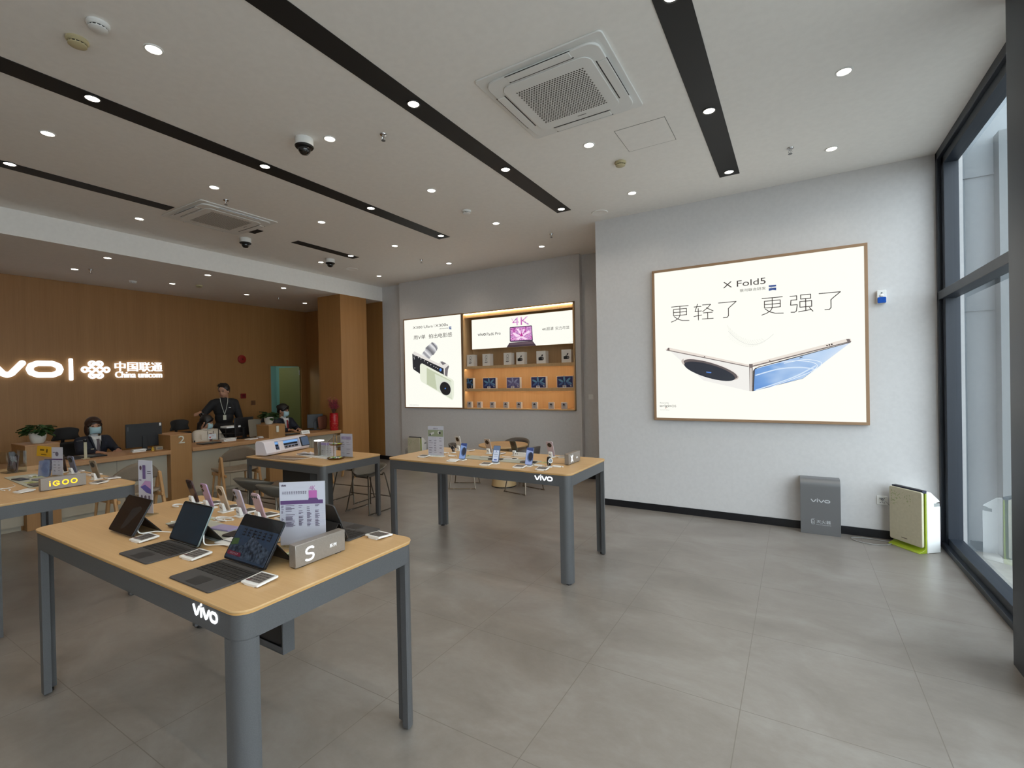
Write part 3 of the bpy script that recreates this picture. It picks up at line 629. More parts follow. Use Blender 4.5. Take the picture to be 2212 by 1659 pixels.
FC.text('big_4k', '4K', Z9(728,0)[0], Z9(985,0)[0], Z9(728,372)[1], Z9(728,252)[1], fm, .0008)
FC.text('small_v', 'V', Z9(720,0)[0], Z9(746,0)[0], Z9(720,305)[1], Z9(720,262)[1], fm, .0008)
FC.blocks('small_print', 8, Z9(1568,0)[0], Z9(1640,0)[0], Z9(1568,621)[1], Z9(1568,614)[1], pr('ink_pale', (150,146,140)))
# goods on the shelves
def carton(name, label, x, w_, h_, dz, dep, art, group, fy=.045):
    t = thing(name, label, 'box', (x, YN+fy, dz), random.uniform(-.05, .05), group)
    B().box(-w_/2, w_/2, 0, dep, 0, h_).obj('carton', mat('white_card', (230,228,224), .5), t, bevel=.0015)
    art(Fr((0, -.0003, 0), (1, 0, 0), (0, 0, 1), t), w_, h_); return t
ik = mat('print_grey', (120,118,118), .5); ikb = mat('print_black', (34,36,42), .4); ikw = mat('print_white', (226,226,228), .5)
def art_gimbal(f, w_, h_):
    f.strokes('print', [[(-.02,.16),(.0,.20),(.025,.19),(.02,.10),(-.015,.09),(-.02,.16)], [(-.03,.07),(.035,.075)], [(.0,.07),(.0,.05)]], .006, ik)
    f.mesh('print_base', [[(-.035,.055),(.03,.06),(.035,.075),(-.03,.075)]], ik); f.mesh('print_mark', [[(0,.12),(.012,.125),(.010,.15),(.0,.145)]], ikb)
def art_camera(f, w_, h_):
    f.mesh('print', [rrect(-.05,.03,.06,.115,.012), circ(.028,.09,.03), [(-.02,.11),(.0,.135),(.015,.11)], [(.005,.13),(.02,.165),(.045,.16),(.03,.13)]], ikb)
    f.mesh('print_lens', [circ(.034,.09,.02)], ik, .0012)
zz = 1.168+.832
for x, a, lb, art in ((-5.475,.168,'white box with stand picture, leftmost on the top shelf',art_gimbal), (-5.10,.172,'white box with stand picture, second on the top shelf',art_gimbal), (-4.62,.165,'white box with stand picture right beside a camera picture box',art_gimbal),
        (-4.35,.162,'white box with black camera picture, touching a stand picture box',art_camera), (-3.915,.185,'white box with black camera picture, alone in the middle right',art_camera), (-3.42,.185,'white box with black camera picture at the right end',art_camera)):
    carton('gadget_box', lb, x, a, .228, zz, .12, art, 'white boxes on the top shelf')
def tabart(cols, num, tint=None):
    mt = mat('print_tab_%s' % num, cols[0], .35)
    def f(fr, w_, h_):
        fr.mesh('print', [rrect(-w_/2+.008, w_/2-.008, .006, h_-.006, .006)], mt)
        q = []; 
        for k in range(7):
            a = -.3+k*1.0; r1, r2 = .04+.012*(k % 3), .05
            cx, cz = math.cos(a)*w_*.27, h_*.5+math.sin(a)*h_*.27
            q.append(circ(cx, cz, .055, .018, 14, a))
        fr.mesh('print_swirl', q[:4], mat('swirl_a_%s' % num, cols[1], .4), .0010); fr.mesh('print_swirl', q[4:], mat('swirl_b_%s' % num, cols[2], .4), .0012)
        fr.text('number_print', num[0], w_/2-.055, w_/2-.030, .02, .06, ikw, .0018)
    return f
zz = 1.168+.395
TA = tabart(((14,18,32), (60,110,160), (28,48,84)), '5'); TB = tabart(((50,54,100), (104,152,184), (74,104,156)), '6'); TC = tabart(((96,94,140), (146,158,196), (122,120,164)), '6p')
for x, w_, lb, art in ((-5.555,.235,'dark tablet box numbered 5, leftmost on the middle shelf',TA), (-5.035,.30,'blue swirl tablet box numbered 6, left of the lilac one',TB), (-4.505,.30,'lilac grey tablet box numbered 6 in the middle',TC), (-3.975,.31,'blue swirl tablet box numbered 6, right of the lilac one',TB), (-3.455,.32,'blue swirl tablet box numbered 6 at the right end',TB)):
    t = carton('tablet_box', lb, x+(.03 if w_ < .26 else 0), w_, .205, zz, .06, art, 'tablet boxes on the middle shelf')
    if w_ > .26:
        c = thing('price_card', 'small white price card in front of the ' + lb, 'price card', (x, YN+.022, zz)); c['label'] = 'small price card before ' + lb.split(',')[0].split(' at ')[0] + {-5.035: ', second column', -4.505: '', -3.975: ', fourth column', -3.455: ', fifth column'}[x]; c['group'] = 'price cards on the middle shelf'
        B().box(-.033, .033, 0, .006, 0, .042).obj('card', ikw, c); Fr((0, -.0003, 0), (1,0,0), (0,0,1), c).mesh('print', [rrect(-.022,.022,.022,.034,.001,1), rrect(-.018,.018,.010,.016,.001,1)], ik)
def art_bud(f, w_, h_):
    f.mesh('print_panel', [rrect(-w_/2+.002, w_/2-.002, .002, h_-.002, .003)], mat('print_silver', (176,174,178), .4)); f.mesh('print', [circ(0, .088, .012, .012), circ(-.012, .072, .012, .010), circ(.012, .072, .012, .010)], ikb, .0010)
    f.mesh('print_lines', [rrect(-.022,.022,.038,.046,.001,1), rrect(-.018,.018,.026,.031,.001,1)], ik, .0010)
zz = 1.168+.022; OR8 = ['first', 'second', 'third', 'fourth', 'fifth', 'sixth', 'seventh', 'eighth']
for k_, x in enumerate((-5.575, -5.272, -4.972, -4.672, -4.385, -4.058, -3.725, -3.475)):
    carton('earbud_box', 'small silver earbud box, %s from the left on the bottom shelf' % OR8[k_], x+(.07 if k_ == 0 else 0), .104, .118, zz, .05, art_bud, 'earbud boxes on the bottom shelf', .03)

# ------------------------------------------------------------------ extinguisher cover, purifiers
t = thing('extinguisher_cover', 'grey metal fire extinguisher cover standing against the right wall', 'fire extinguisher cover', (.207, YP, 0))
prof = [(-.155, 0), (-.162, .50)] + [(-.095-.067*math.cos(a), .525+.065*math.sin(a)) for a in [i*PI/2/8 for i in range(9)]] + [(0, .592), (0, .587), (-.09, .583)] + [(-.095-.061*math.cos(a), .523+.060*math.sin(a)) for a in [PI/2-i*PI/2/8 for i in range(9)]] + [(-.156, .50), (-.149, 0)]
B().prism(prof, -.180, .180, 'x').obj('cover_sheet', mat('satin_grey_metal', (126,126,128), .36, .55), t)
f = Fr((0, -.158, 0), (1, 0, 0), (0, -.014, 1), t); wpt = mat('white_print', (214,216,220), .5)
vivo(f, 'logo', -.085, .090, .345, .378, wpt, .002, wf=.055)
f.text('label_text', '灭火器', -.035, .092, .123, .158, wpt, .003); f.text('label_small', 'FIRE EXTINGUISHER', -.038, .095, .104, .112, wpt, .003)
f.strokes('extinguisher_icon', [[(-.078,.11),(-.055,.11),(-.055,.148),(-.063,.158),(-.078,.150),(-.078,.11)], [(-.082,.118),(-.084,.150),(-.075,.166),(-.052,.166)], [(-.072,.122),(-.060,.122)], [(-.072,.132),(-.060,.132)]], .003, wpt, .003)

def purifier(loc, rz, label):
    t = thing('air_purifier', label, 'air purifier', loc, rz, 'air purifiers')
    lime = mat('lime_green', (146,164,38), .35)
    B().prism([(.045,0),(.19,0),(.19,.44),(.15,.455),(.15,.475),(.19,.48),(.175,.50),(.09,.575),(.045,.58)], -.165, .165, 'x').obj('body', M_wp, t, bevel=.006)
    B().box(.1655, .1662, .12, .18, .440, .470).obj('hand_grip', mat('grip_grey', (150,152,150), .4), t)
    B().prism([(.0,.0),(.06,.0),(.06,.565),(.035,.565),(.033,.06),(.022,.035),(.0,.022),(-.03,.012),(-.04,0)], -.160, .160, 'x').obj('green_shell', lime, t, bevel=.003)
    B().rbox(-.165, .165, .055, .578, -.012, .012, .018, axis='y').obj('front_panel', speckle('cream_front', (206,200,176), (200,194,170), 40, .35), t, bevel=.005)
    B().box(-.150, .160, .002, .050, .566, .592).obj('top_vent', mat('navy_vent', (30,34,54), .35), t, bevel=.003)
    B().box(-.145, .155, .010, .014, .592, .594).box(-.145, .155, .024, .028, .592, .594).box(-.145, .155, .038, .042, .592, .594).obj('vent_slats', M_alugrey, t)
    f = Fr((0, -.0125, 0), (1, 0, 0), (0, 0, 1), t); gr = mat('leaf_print', (150,168,110), .5); q = []
    rnd = random.Random(3)
    for i in range(46): a = rnd.uniform(0, PI); q.append(circ(-.14+rnd.random()**1.6*.2, .54-rnd.random()**1.4*.13, rnd.uniform(.004,.009), .003, 8, a))
    f.mesh('leaf_print', q, gr); f.mesh('maker_mark', [rrect(-.04,.02,.094,.100,.001,1)], mat('mark_brown', (70,50,44), .5)); return t
purifier((.905, 5.905, 0), math.atan2(-.237, .189)-0+.0, 'cream air purifier with lime green side beside the glass shop front')
purifier((-6.72, 7.30, 0), 0, 'cream air purifier against the niche wall behind the display table')
# plug and cord of the near purifier
cg = mat('grey_cord', (150,150,148), .5)
c = thing('power_cord', 'grey power cord from wall outlet looping on the floor to purifier', 'cord', (0, 0, 0))
B().cyl((.748, YP-.012, .41), (.748, YP-.055, .415), .012).obj('plug', mat('plug_grey', (90,90,92), .4), c)
B().tube(spl([(.748,YP-.055,.415),(.79,YP-.09,.38),(.83,YP-.06,.30),(.85,YP-.05,.12),(.86,YP-.07,.02)]), .004, 6).obj('cable', cg, c)
B().tube(spl([(.80,5.98,.006),(.74,5.90,.006),(.62,5.87,.006),(.50,5.93,.006),(.48,6.02,.006),(.60,6.06,.006),(.72,6.05,.006),(.80,6.04,.006)]), .004, 6).obj('cable_loop', cg, c)
c = tag(B().tube(spl([(-7.12,YN-.02,.31),(-7.16,YN-.03,.26),(-7.15,YN-.02,.1),(-7.10,YN-.04,.01)]), .004, 6).obj('power_cord', cg), 'thin cord hanging from the wall outlet left of far table', 'cord')
# ================================================================== display tables
def rounded_table(label, x0, x1, y0, y1, h, group, logo=None, tray=False, rad=.065):
    cx, cy = (x0+x1)/2, (y0+y1)/2; t = thing('display_table', label, 'table', (cx, cy, 0), 0, group)
    a, b_ = (x1-x0)/2, (y1-y0)/2
    B().prism(rrect(-a, a, -b_, b_, rad, 8), h-.008, h).obj('tabletop', M_oak, t, 50, bevel=.0015)
    B().prism(rrect(-a+.003, a-.003, -b_+.003, b_-.003, rad-.003, 8), h-.016, h-.008).obj('tabletop_edge', M_oakedge, t, 50)
    # apron ring with rounded corners
    b = B(); o = rrect(-a+.006, a-.006, -b_+.006, b_-.006, rad-.006, 8); i_ = rrect(-a+.05, a-.05, -b_+.05, b_-.05, .03, 8); n = len(o)
    v0 = [b.v((*p, h-.107)) for p in o]; v1 = [b.v((*p, h-.016)) for p in o]; w0 = [b.v((*p, h-.107)) for p in i_]; w1 = [b.v((*p, h-.016)) for p in i_]
    for k in range(n):
        j = (k+1) % n
        b.face([v0[k], v0[j], v1[j], v1[k]]); b.face([w0[k], w1[k], w1[j], w0[j]]); b.face([v0[k], w0[k], w0[j], v0[j]]); b.face([v1[k], v1[j], w1[j], w1[k]])
    b.obj('apron', M_grey, t, 40)
    for sx in (-1, 1):
        for sy in (-1, 1):
            q = [(a-.006, b_-.006-.070), (a-.006, b_-rad)] + [(a-rad+(rad-.006)*math.cos(t_), b_-rad+(rad-.006)*math.sin(t_)) for t_ in [i*PI/2/8 for i in range(9)]] + [(a-.006-.095, b_-.006), (a-.006-.095, b_-.040), (a-.045, b_-.045), (a-.040, b_-.006-.070)]
            lg = B().prism([(sx*p, sy*r_) for p, r_ in q], .012, h-.105).obj('leg', M_grey, t, 40)
            B().lathe([(0, 0), (.022, 0), (.022, .014)], (sx*(a-.045), sy*(b_-.040), 0), 14).obj('foot', M_blk, lg)
    if logo:
        f = Fr((0, -b_+.006, 0), (1, 0, 0), (0, 0, 1), t); u0, u1 = logo[0]-cx, logo[1]-cx
        vivo(f, 'logo', u0, u1, logo[2], logo[3], M_emw, .0, .003, wf=.056)
    if tray:
        B().box(-.62, .63, -.030, -.024, h-.45, h-.425).box(-.62, .63, .024, .030, h-.45, h-.13).box(-.62, .63, -.030, .030, h-.456, h-.45).box(.63, .64, -.030, .030, h-.456, h-.10).box(-.63, -.62, -.030, .030, h-.456, h-.10).obj('cable_tray', M_grey, t, bevel=.002)
        B().box(-.61, .615, -.022, .020, h-.43, h-.12).obj('tray_inside', M_blk, t)
    return t
HT = .924
T1 = rounded_table('oak topped display table nearest the camera with dark grey legs', -3.69, -1.635, .895, 1.775, HT, 'tall display tables', (-1.945, -1.775, .852, .893), True)
T2 = rounded_table('oak topped display table in the centre before the lit shelves', -3.67, -1.595, 3.565, 4.445, HT, 'tall display tables', (-1.925, -1.755, .852, .891))
T4 = rounded_table('oak topped display table cut off by the left edge of view', -6.74, -4.675, .905, 1.775, HT, 'tall display tables')
H3 = .786
T3 = rounded_table('lower grey table with the white film cutter, before the counter', -6.15, -4.60, 3.49, 4.40, H3, None)
B().box(-.40, .16, -.17, .17, .0, H3-.12).obj('pedestal', mat('pedestal_dark', (62,60,58), .5), T3, bevel=.004)
# ------------------------------------------------------------------ things on the tables
M_lab = mat('eink_screen', (112,106,102), .35); M_labt = mat('eink_text', (48,44,46), .5); M_maroon = mat('eink_maroon', (98,66,70), .5)
def price_tag(x, y, z, rz, label, group, rows=4, pale=False, s=1):
    t = thing('price_tag', label, 'price tag', (x, y, z), rz, group)
    b = B(); b.M = Matrix.Rotation(.07, 4, 'X'); b.prism(rrect(-.052*s, .052*s, -.046*s, .046*s, .004), .006, .014).obj('case', M_wp, t, bevel=.0015)
    B().box(-.03*s, .03*s, .02*s, .042*s, 0, .010).box(-.03*s, .03*s, -.046*s, -.03*s, 0, .004).obj('foot', M_wp, t)
    f = Fr((0, 0, .0143), (1, 0, 0), (0, .9975, .07), t)
    f.mesh('screen', [rrect(-.042*s, .042*s, -.032*s, .036*s, .001, 1)], ikw if pale else M_lab, .0003)
    rnd = random.Random(int(abs(x)*1000)); q = []
    for k in range(rows):
        v = .026*s-k*.015*s; u = -.038*s
        while u < .03*s:
            w_ = rnd.uniform(.006, .02)*s; q.append([(u, v), (u+w_, v), (u+w_, v+.006*s), (u, v+.006*s)]); u += w_+.004*s
    if not pale: f.mesh('screen_text', q, M_labt, .0007)
    f.mesh('screen_band', [rrect(-.042*s, -.020*s, -.032*s, -.020*s, .001, 1)], M_maroon, .0010)
    return t
GT1 = 'price tags on the near table'
for x, y, lb in ((-2.870, 1.110, 'price tag in front of the keyboardless tablet'), (-2.366, 1.113, 'price tag beside the middle tablet with keyboard'), (-1.833, 1.092, 'price tag beside the largest near tablet, closest to viewer'), (-1.823, 1.708, 'price tag beside the rear facing tablet')):
    price_tag(x, y, HT, .05 if y < 1.5 else PI-.05, lb, GT1, s=1)
NM5 = ['brown', 'purple', 'cream', 'pale lilac', 'pink']
for i, x in enumerate((-3.30, -3.085, -2.90, -2.70, -2.53)):
    price_tag(x, 1.672, HT, PI, 'price tag behind and right of the %s phone' % NM5[i], GT1)
def cable(name, label, pts, r=.0028, group=None, m_=None):
    return tag(B().tube(spl(pts), r, 6).obj(name, m_ or M_wp), label, 'cable', group)
M_kb = mat('keyboard_charcoal', (66,64,64), .7); M_key = mat('key_black', (26,25,26), .5); M_scr = mat('dark_screen_glass', (15,19,25), .08, spec=.7, coat=.4)
def tablet(name, label, x0, x1, y, rz, lean, L_, kb=.20, bodyc=(60,62,64), art=None, camdots=False):
    w_ = (x1-x0); t = thing(name, label, 'tablet', ((x0+x1)/2, y, HT), rz, 'tablets on the near table')
    body = mat('tablet_body_%d' % bodyc[0], bodyc, .35, .6)
    b = B(); R_ = Matrix.Translation((0, 0, .010)) @ Matrix.Rotation(-lean, 4, 'X'); b.M = R_
    b.rbox(-w_/2, w_/2, .0, L_, -.0035, .0035, .014, axis='y'); o = b.obj('slab', body, t, bevel=.001)
    u, v = Vector((1, 0, 0)), R_.to_3x3() @ Vector((0, 0, 1)); f = Fr(R_ @ Vector((0, -.0036, 0)), u, v, t)
    f.mesh('screen', [rrect(-w_/2+.002, w_/2-.002, .002, L_-.002, .013)], M_scr, .0003)
    if art: art(f, w_, L_)
    mb = M_kb; b = B(); b.M = Matrix.Translation((0, .006, .010)) @ Matrix.Rotation(-lean, 4, 'X')
    b.rbox(-w_/2+.002, w_/2-.002, 0, L_*.50, .0, .004, .008, axis='y'); b.obj('back_cover', M_blk if kb else M_kb, t)
    top = Vector((0, .012+math.sin(lean)*L_*.50, .010+math.cos(lean)*L_*.50)); ft = top.y+.075
    b = B(); b.sheet([[(-w_/2+.006, top.y, top.z), (w_/2-.006, top.y, top.z)], [(-w_/2+.006, ft, .002), (w_/2-.006, ft, .002)]]); b.obj('kick_stand', M_blk, t, 0, solid=.004)
    if camdots:
        q = Fr(R_ @ Vector((0, .0037, 0)), Vector((-1, 0, 0)), v, t)
        q.plate('camera_plate', rrect(-w_/2+.012, -w_/2+.05, L_-.05, L_-.012, .012), body, .0, .002); q.mesh('camera_lens', [circ(-w_/2+.024, L_-.031, .009, n=14), circ(-w_/2+.040, L_-.031, .006, n=14)], M_blk, .0025)
    if kb:
        B().prism(rrect(-w_/2, w_/2, -kb-.006, .004, .012), .0, .006).obj('keyboard_base', M_kb, t, bevel=.0015)
        q = []; rows = 5
        for r_ in range(rows):
            n_ = 13 if r_ < 4 else 7
            for c_ in range(n_):
                ww = (w_-.02)/n_; xx = -w_/2+.010+c_*ww; yy = -.024-r_*.0195
                q.append(rrect(xx+.0012, xx+ww-.0012, yy-.0168, yy, .002, 2))
        b = B()
        for p in q: b.prism(p, .006, .0078)
        b.obj('keys', M_key, t, 0)
        B().prism(rrect(-.045, .045, -kb+.004, -kb+.068, .003), .006, .0066).obj('trackpad', mat('trackpad_dark', (36,35,36), .5), t)
    return t
def artC(f, w_, L_):
    f.mesh('screen_picture', [rrect(-w_/2+.006, w_/2-.006, .008, L_*.74, .004)], mat('screen_slate', (44,58,78), .3), .0006)
    m_ = speckle('screen_scene', (70,82,98), (24,32,46), 60, .3)
    f.mesh('screen_scene', [[(-w_/2+.008,.02),(w_/2-.008,.016),(w_/2-.008,.07),(.03,.10),(-.02,.13),(-.05,.07),(-w_/2+.008,.06)]], m_, .0008)
    f.blocks('screen_title', 6, -w_/2+.05, w_/2-.03, .108, .142, mat('title_dark', (22,24,32), .3), .0011)
    f.mesh('screen_banner', [[(-w_/2+.012,.022),(-.035,.022),(-.045,.038),(-w_/2+.012,.038)]], mat('banner_red', (104,30,50), .3), .0011)
    f.mesh('screen_green', [[(-w_/2+.008,.06),(-w_/2+.06,.07),(-w_/2+.05,.095),(-w_/2+.008,.09)]], mat('banner_green', (62,84,52), .3), .0010)
    f.blocks('screen_text', 6, -w_/2+.03, -.06, .026, .034, mat('text_pale', (150,140,150), .3), .0014)
def artB(f, w_, L_):
    f.mesh('screen_picture', [rrect(-w_/2+.006, w_/2-.006, .008, L_-.008, .008)], mat('screen_teal', (36,50,62), .12), .0006)
def artA(f, w_, L_):
    f.mesh('screen_sheen', [[(-.02,.02),(.02,.03),(.09,.14),(.06,.15),(-.01,.13)]], mat('screen_grey', (46,46,48), .12), .0005)
tablet('tablet', 'black tablet without keyboard at the far left of the near table', -3.225, -2.94, 1.083, 0, math.radians(30), .195, 0, (72,74,76), artA)
tablet('tablet', 'middle tablet with teal dark screen and grey keyboard', -2.735, -2.455, 1.163, 0, math.radians(24), .193, .205, (140,156,158), artB)
tablet('tablet', 'largest near tablet with advert on screen and black keyboard', -2.205, -1.900, 1.150, 0, math.radians(31), .202, .213, (52,54,60), artC)
tablet('tablet', 'rear facing tablet with keyboard behind the lit S sign', -2.20, -1.900, 1.585, PI, math.radians(24), .205, .205, (74,72,72), None, True)
# phones on little charging stands
PH = {}
def phone(name, label, x, y, z, rz, lean, back, group, cam='round', screen=None, w_=.074, L_=.160, ph_only=False):
    t = thing(name, label, 'phone', (x, y, z), rz, group)       # screen looks to local -y
    R_ = Matrix.Translation((0, 0, .012)) @ Matrix.Rotation(-lean, 4, 'X')
    body = mat('phone_%d_%d_%d' % back, back, .28, .15, coat=.3)
    b = B(); b.M = R_; b.rbox(-w_/2, w_/2, 0, L_, -.004, .004, .011, axis='y'); b.obj('body', body, t, bevel=.0015)
    v = R_.to_3x3() @ Vector((0, 0, 1)); f = Fr(R_ @ Vector((0, -.0041, 0)), (1, 0, 0), v, t)
    f.mesh('screen', [rrect(-w_/2+.002, w_/2-.002, .002, L_-.002, .009)], M_scr, .0003)
    if screen: screen(f, w_, L_)
    g_ = Fr(R_ @ Vector((0, .0041, 0)), (-1, 0, 0), v, t); dk = mat('lens_dark', (38,30,30), .12)
    if cam == 'round':
        g_.plate('camera_ring', circ(0, L_-.036, .027), body, 0, .003); g_.plate('camera_glass', circ(0, L_-.036, .024), dk, .003, .0036)
    elif cam == 'pair':
        g_.plate('camera_lens', circ(-w_/2+.016, L_-.018, .0105), dk, 0, .003); g_.plate('camera_lens', circ(-w_/2+.016, L_-.045, .0105), dk, 0, .003)
    elif cam == 'pill':
        g_.plate('camera_plate', rrect(-w_/2+.006, -w_/2+.034, L_-.066, L_-.006, .013), mat('plate_grey', (150,148,156), .3), 0, .003); g_.plate('camera_lens', circ(-w_/2+.020, L_-.020, .0095), dk, .003, .004); g_.plate('camera_lens', circ(-w_/2+.020, L_-.048, .0095), dk, .003, .004)
    elif cam == 'bar':
        g_.plate('camera_plate', rrect(-w_/2+.003, w_/2-.003, L_-.032, L_-.006, .012), body, 0, .004)
        for k in (-1, 0, 1): g_.plate('camera_lens', circ(k*.021, L_-.019, .008), dk, .004, .005)
    return t
def stand(x, y, z, rz, label, group):
    t = thing('phone_stand', label, 'phone stand', (x, y, z), rz, group)
    B().prism(rrect(-.032, .032, -.030, .045, .008), 0, .008).obj('base', M_wp, t, bevel=.002)
    B().prism([(.010, .008), (.034, .008), (.040, .055), (.033, .062), (.026, .055)], -.020, .020, 'x').obj('post', M_wp, t, bevel=.003)
    f = Fr((0, .0372, .034), (-1, 0, 0), (0, .12, 1), t); f.mesh('lock_mark', [circ(-.005, 0, .004, .007, 10), circ(.006, -.004, .004, .006, 10)], mat('mark_dark', (60,60,70), .4), .0012)
    return t
BK = ((66,44,46), (176,148,184), (198,180,160), (188,176,190), (192,164,174)); CM = ('round', 'pair', 'round', 'pill', 'bar')
for i, (x, y) in enumerate(((-3.435, 1.625), (-3.215, 1.606), (-3.040, 1.612), (-2.845, 1.606), (-2.645, 1.60))):
    phone('smartphone', '%s phone on white stand, back to the camera, on near table' % NM5[i], x, y, HT, PI, math.radians(16), BK[i], 'phones standing along the back of the near table', CM[i])
    stand(x, y, HT, PI, 'white stand holding the %s phone' % NM5[i], 'phone stands on the near table')
# lit sign blocks
M_signal = speckle('sign_silver', (150,142,134), (144,136,128), 200, .38, .35)
def sign_block(label, x, y, z, L_, h_, group, marks):
    t = thing('sign_block', label, 'sign', (x, y, z), 0, group)      # long face looks to +x
    B().box(-.045, .0, -L_/2, L_/2, .004, h_).obj('block', M_signal, t, bevel=.0025)
    B().box(-.04, -.005, -L_/2+.02, -L_/2+.05, 0, .004).box(-.04, -.005, L_/2-.05, L_/2-.02, 0, .004).obj('pads', M_blk, t)
    marks(Fr((.0, 0, 0), (0, 1, 0), (0, 0, 1), t)); return t
SS = [[(.95,.92),(.75,1),(.38,1),(.10,.88),(.05,.70),(.18,.56),(.80,.46),(.95,.30),(.88,.10),(.60,0),(.25,0),(.0,.06)]]
sign_block('silver sign block with lit letter S on the near table corner', -1.812, 1.362, HT, .255, .100, 'lit sign blocks',
    lambda f: (f.strokes('letter', [spl([(-.078+p*.038, .022+q*.052) for p, q in SS[0]], 5)], .0085, M_emw, .0, thick=.0015), f.text('small_letters', '系列', .042, .078, .040, .056, M_emw, .0012)))
sign_block('silver sign block with lit letter X on the centre table', -1.775, 4.085, HT, .26, .100, 'lit sign blocks',
    lambda f: (f.strokes('letter', [[(-.085,.025),(-.045,.078)],[(-.085,.078),(-.045,.025)]], .0105, M_emw, .0, thick=.0015), f.text('small_letters', '系列', .035, .068, .038, .054, M_emw, .0012)))
def iq(f):
    w_ = .0078
    def arc_(cx, a0, a1, rx=.017, rz=.017): return [(cx+rx*math.cos(math.radians(a)), .050+rz*math.sin(math.radians(a))) for a in range(a0, a1+1, 20)]
    f.strokes('letter', [[(-.083,.034),(-.083,.054)]], w_, M_amber, .0, thick=.0015); f.strokes('letter_dot', [[(-.083,.067),(-.083,.0675)]], w_, M_amber, .0, thick=.0015)
    f.strokes('letter', [arc_(-.046, 20, 320), [(-.044,.050),(-.028,.040)]], w_, M_amber, .0, thick=.0015)
    f.strokes('letter', [arc_(.008, 0, 360)], w_, M_amber, .0, thick=.0015); f.strokes('letter', [arc_(.060, 0, 360)], w_, M_amber, .0, thick=.0015)
sign_block('silver sign block with lit amber letters on the left table', -4.945, 1.388, HT, .272, .098, 'lit sign blocks', iq)
# leaflet holders
def leaflet(label, x, y, z, rz, w_, h_, group, art, foot=True):
    t = thing('leaflet_stand', label, 'leaflet', (x, y, z), rz, group)
    if foot: B().prism(rrect(-w_/2, w_/2, -.035, .035, .004), 0, .005).obj('foot', M_wp if foot == 2 else M_acryl, t)
    B().box(-w_/2, w_/2, -.0022, .0022, .005, h_).obj('acrylic_sheet', M_acryl, t, 0)
    B().box(-w_/2+.002, w_/2-.002, -.0011, .0011, .012, h_-.002).obj('paper', mat('paper_lilac_white', (216,208,220), .5), t, 0)
    art(Fr((0, -.0023, 0), (1, 0, 0), (0, 0, 1), t), w_, h_); return t
tx = mat('leaf_text', (96,84,104), .6); vi = mat('leaf_violet', (92,64,110), .5); pk = mat('leaf_pink', (176,96,160), .5); pal = mat('leaf_pale_violet', (170,156,190), .5)
def rowsof(f, w_, z0, z1, n, cols, seed):
    rnd = random.Random(seed); q = []; ln = []
    for i in range(n):
        z = z1-(z1-z0)*i/n; ln.append([(-w_/2+.008, z+.003), (w_/2-.008, z+.003), (w_/2-.008, z+.0034), (-w_/2+.008, z+.0034)])
        for c in cols:
            if rnd.random() < .85:
                for k in range(rnd.randint(1, 2)): ww = rnd.uniform(.5, 1)*c[1]; q.append([(c[0], z-.004-k*.005), (c[0]+ww, z-.004-k*.005), (c[0]+ww, z-.0015-k*.005), (c[0], z-.0015-k*.005)])
    f.mesh('print_rows', q, tx); f.mesh('print_rules', ln, pal)
def artL2(f, w_, h_):
    vivo(f, 'logo_print', -w_/2+.010, -w_/2+.034, h_-.022, h_-.014, tx, wf=.1)
    f.blocks('title_print', 11, -w_/2+.014, .022, h_-.060, h_-.046, tx)
    f.mesh('header_band', [rrect(-w_/2+.006, w_/2-.012, h_-.108, h_-.090, .001, 1)], vi, .0006)
    f.mesh('tablet_print', [rrect(.030, .068, h_-.080, h_-.044, .002, 2)], pk, .0010); f.mesh('keyboard_print', [[(.026,h_-.098),(.080,h_-.098),(.068,h_-.080),(.030,h_-.080)]], vi, .0014)
    f.text('big_print', '4K', .034, .062, h_-.042, h_-.022, pk)
    rowsof(f, w_, .10, h_-.112, 12, ((-.098,.012),(-.078,.044),(-.018,.022),(.02,.022),(.058,.022)), 5)
def artL1(f, w_, h_):
    f.mesh('phone_print', [rrect(-.02, .005, h_-.115, h_-.030, .004, 2)], mat('print_plum', (104,86,130), .5)); f.mesh('lens_print', [circ(-.036, h_-.048, .009, .014, 14)], mat('print_brown', (84,62,74), .5))
    f.mesh('line_print', [rrect(.018, .048, h_-.070, h_-.065, .001, 1), rrect(.018, .048, h_-.082, h_-.077, .001, 1), rrect(-.05, -.03, h_-.125, h_-.120, .001, 1)], tx)
    f.mesh('tablet_print', [[(-.04,h_-.165),(.0,h_-.125),(.046,h_-.128),(.046,h_-.205),(.01,h_-.198)]], mat('print_mauve', (176,136,176), .5)); f.mesh('tablet_edge_print', [[(-.04,h_-.165),(.01,h_-.198),(.046,h_-.205),(.046,h_-.175),(.0,h_-.15)]], mat('print_indigo', (92,84,150), .5), .0010)
    f.mesh('goods_print', [circ(-.03, h_-.225, .008, .012, 12), circ(0, h_-.227, .010, .013, 12), rrect(.024, .038, h_-.245, h_-.215, .003, 2)], tx)
    rowsof(f, w_, .03, h_-.27, 3, ((-.04,.02),(-.01,.02),(.02,.02)), 9)
def artL3(f, w_, h_):
    f.mesh('photo_print', [rrect(-w_/2+.004, w_/2-.004, h_-.110, h_-.040, .001, 1)], mat('print_sage', (138,146,120), .5)); f.blocks('title_print', 4, -.03, .03, h_-.034, h_-.018, tx)
    f.mesh('lens_print', [[(-.07,h_-.1),(-.02,h_-.082),(-.015,h_-.06),(-.075,h_-.078)], circ(.045, h_-.066, .02, .018, 16)], mat('print_silver2', (196,194,190), .4), .0010); f.mesh('lens_dark_print', [circ(.052, h_-.07, .013, .014, 16), circ(-.066, h_-.09, .008, .012, 12)], mat('print_dark2', (50,50,54), .4), .0014)
    rowsof(f, w_, .02, h_-.125, 7, ((-.085,.05),(-.02,.03),(.045,.035)), 2)
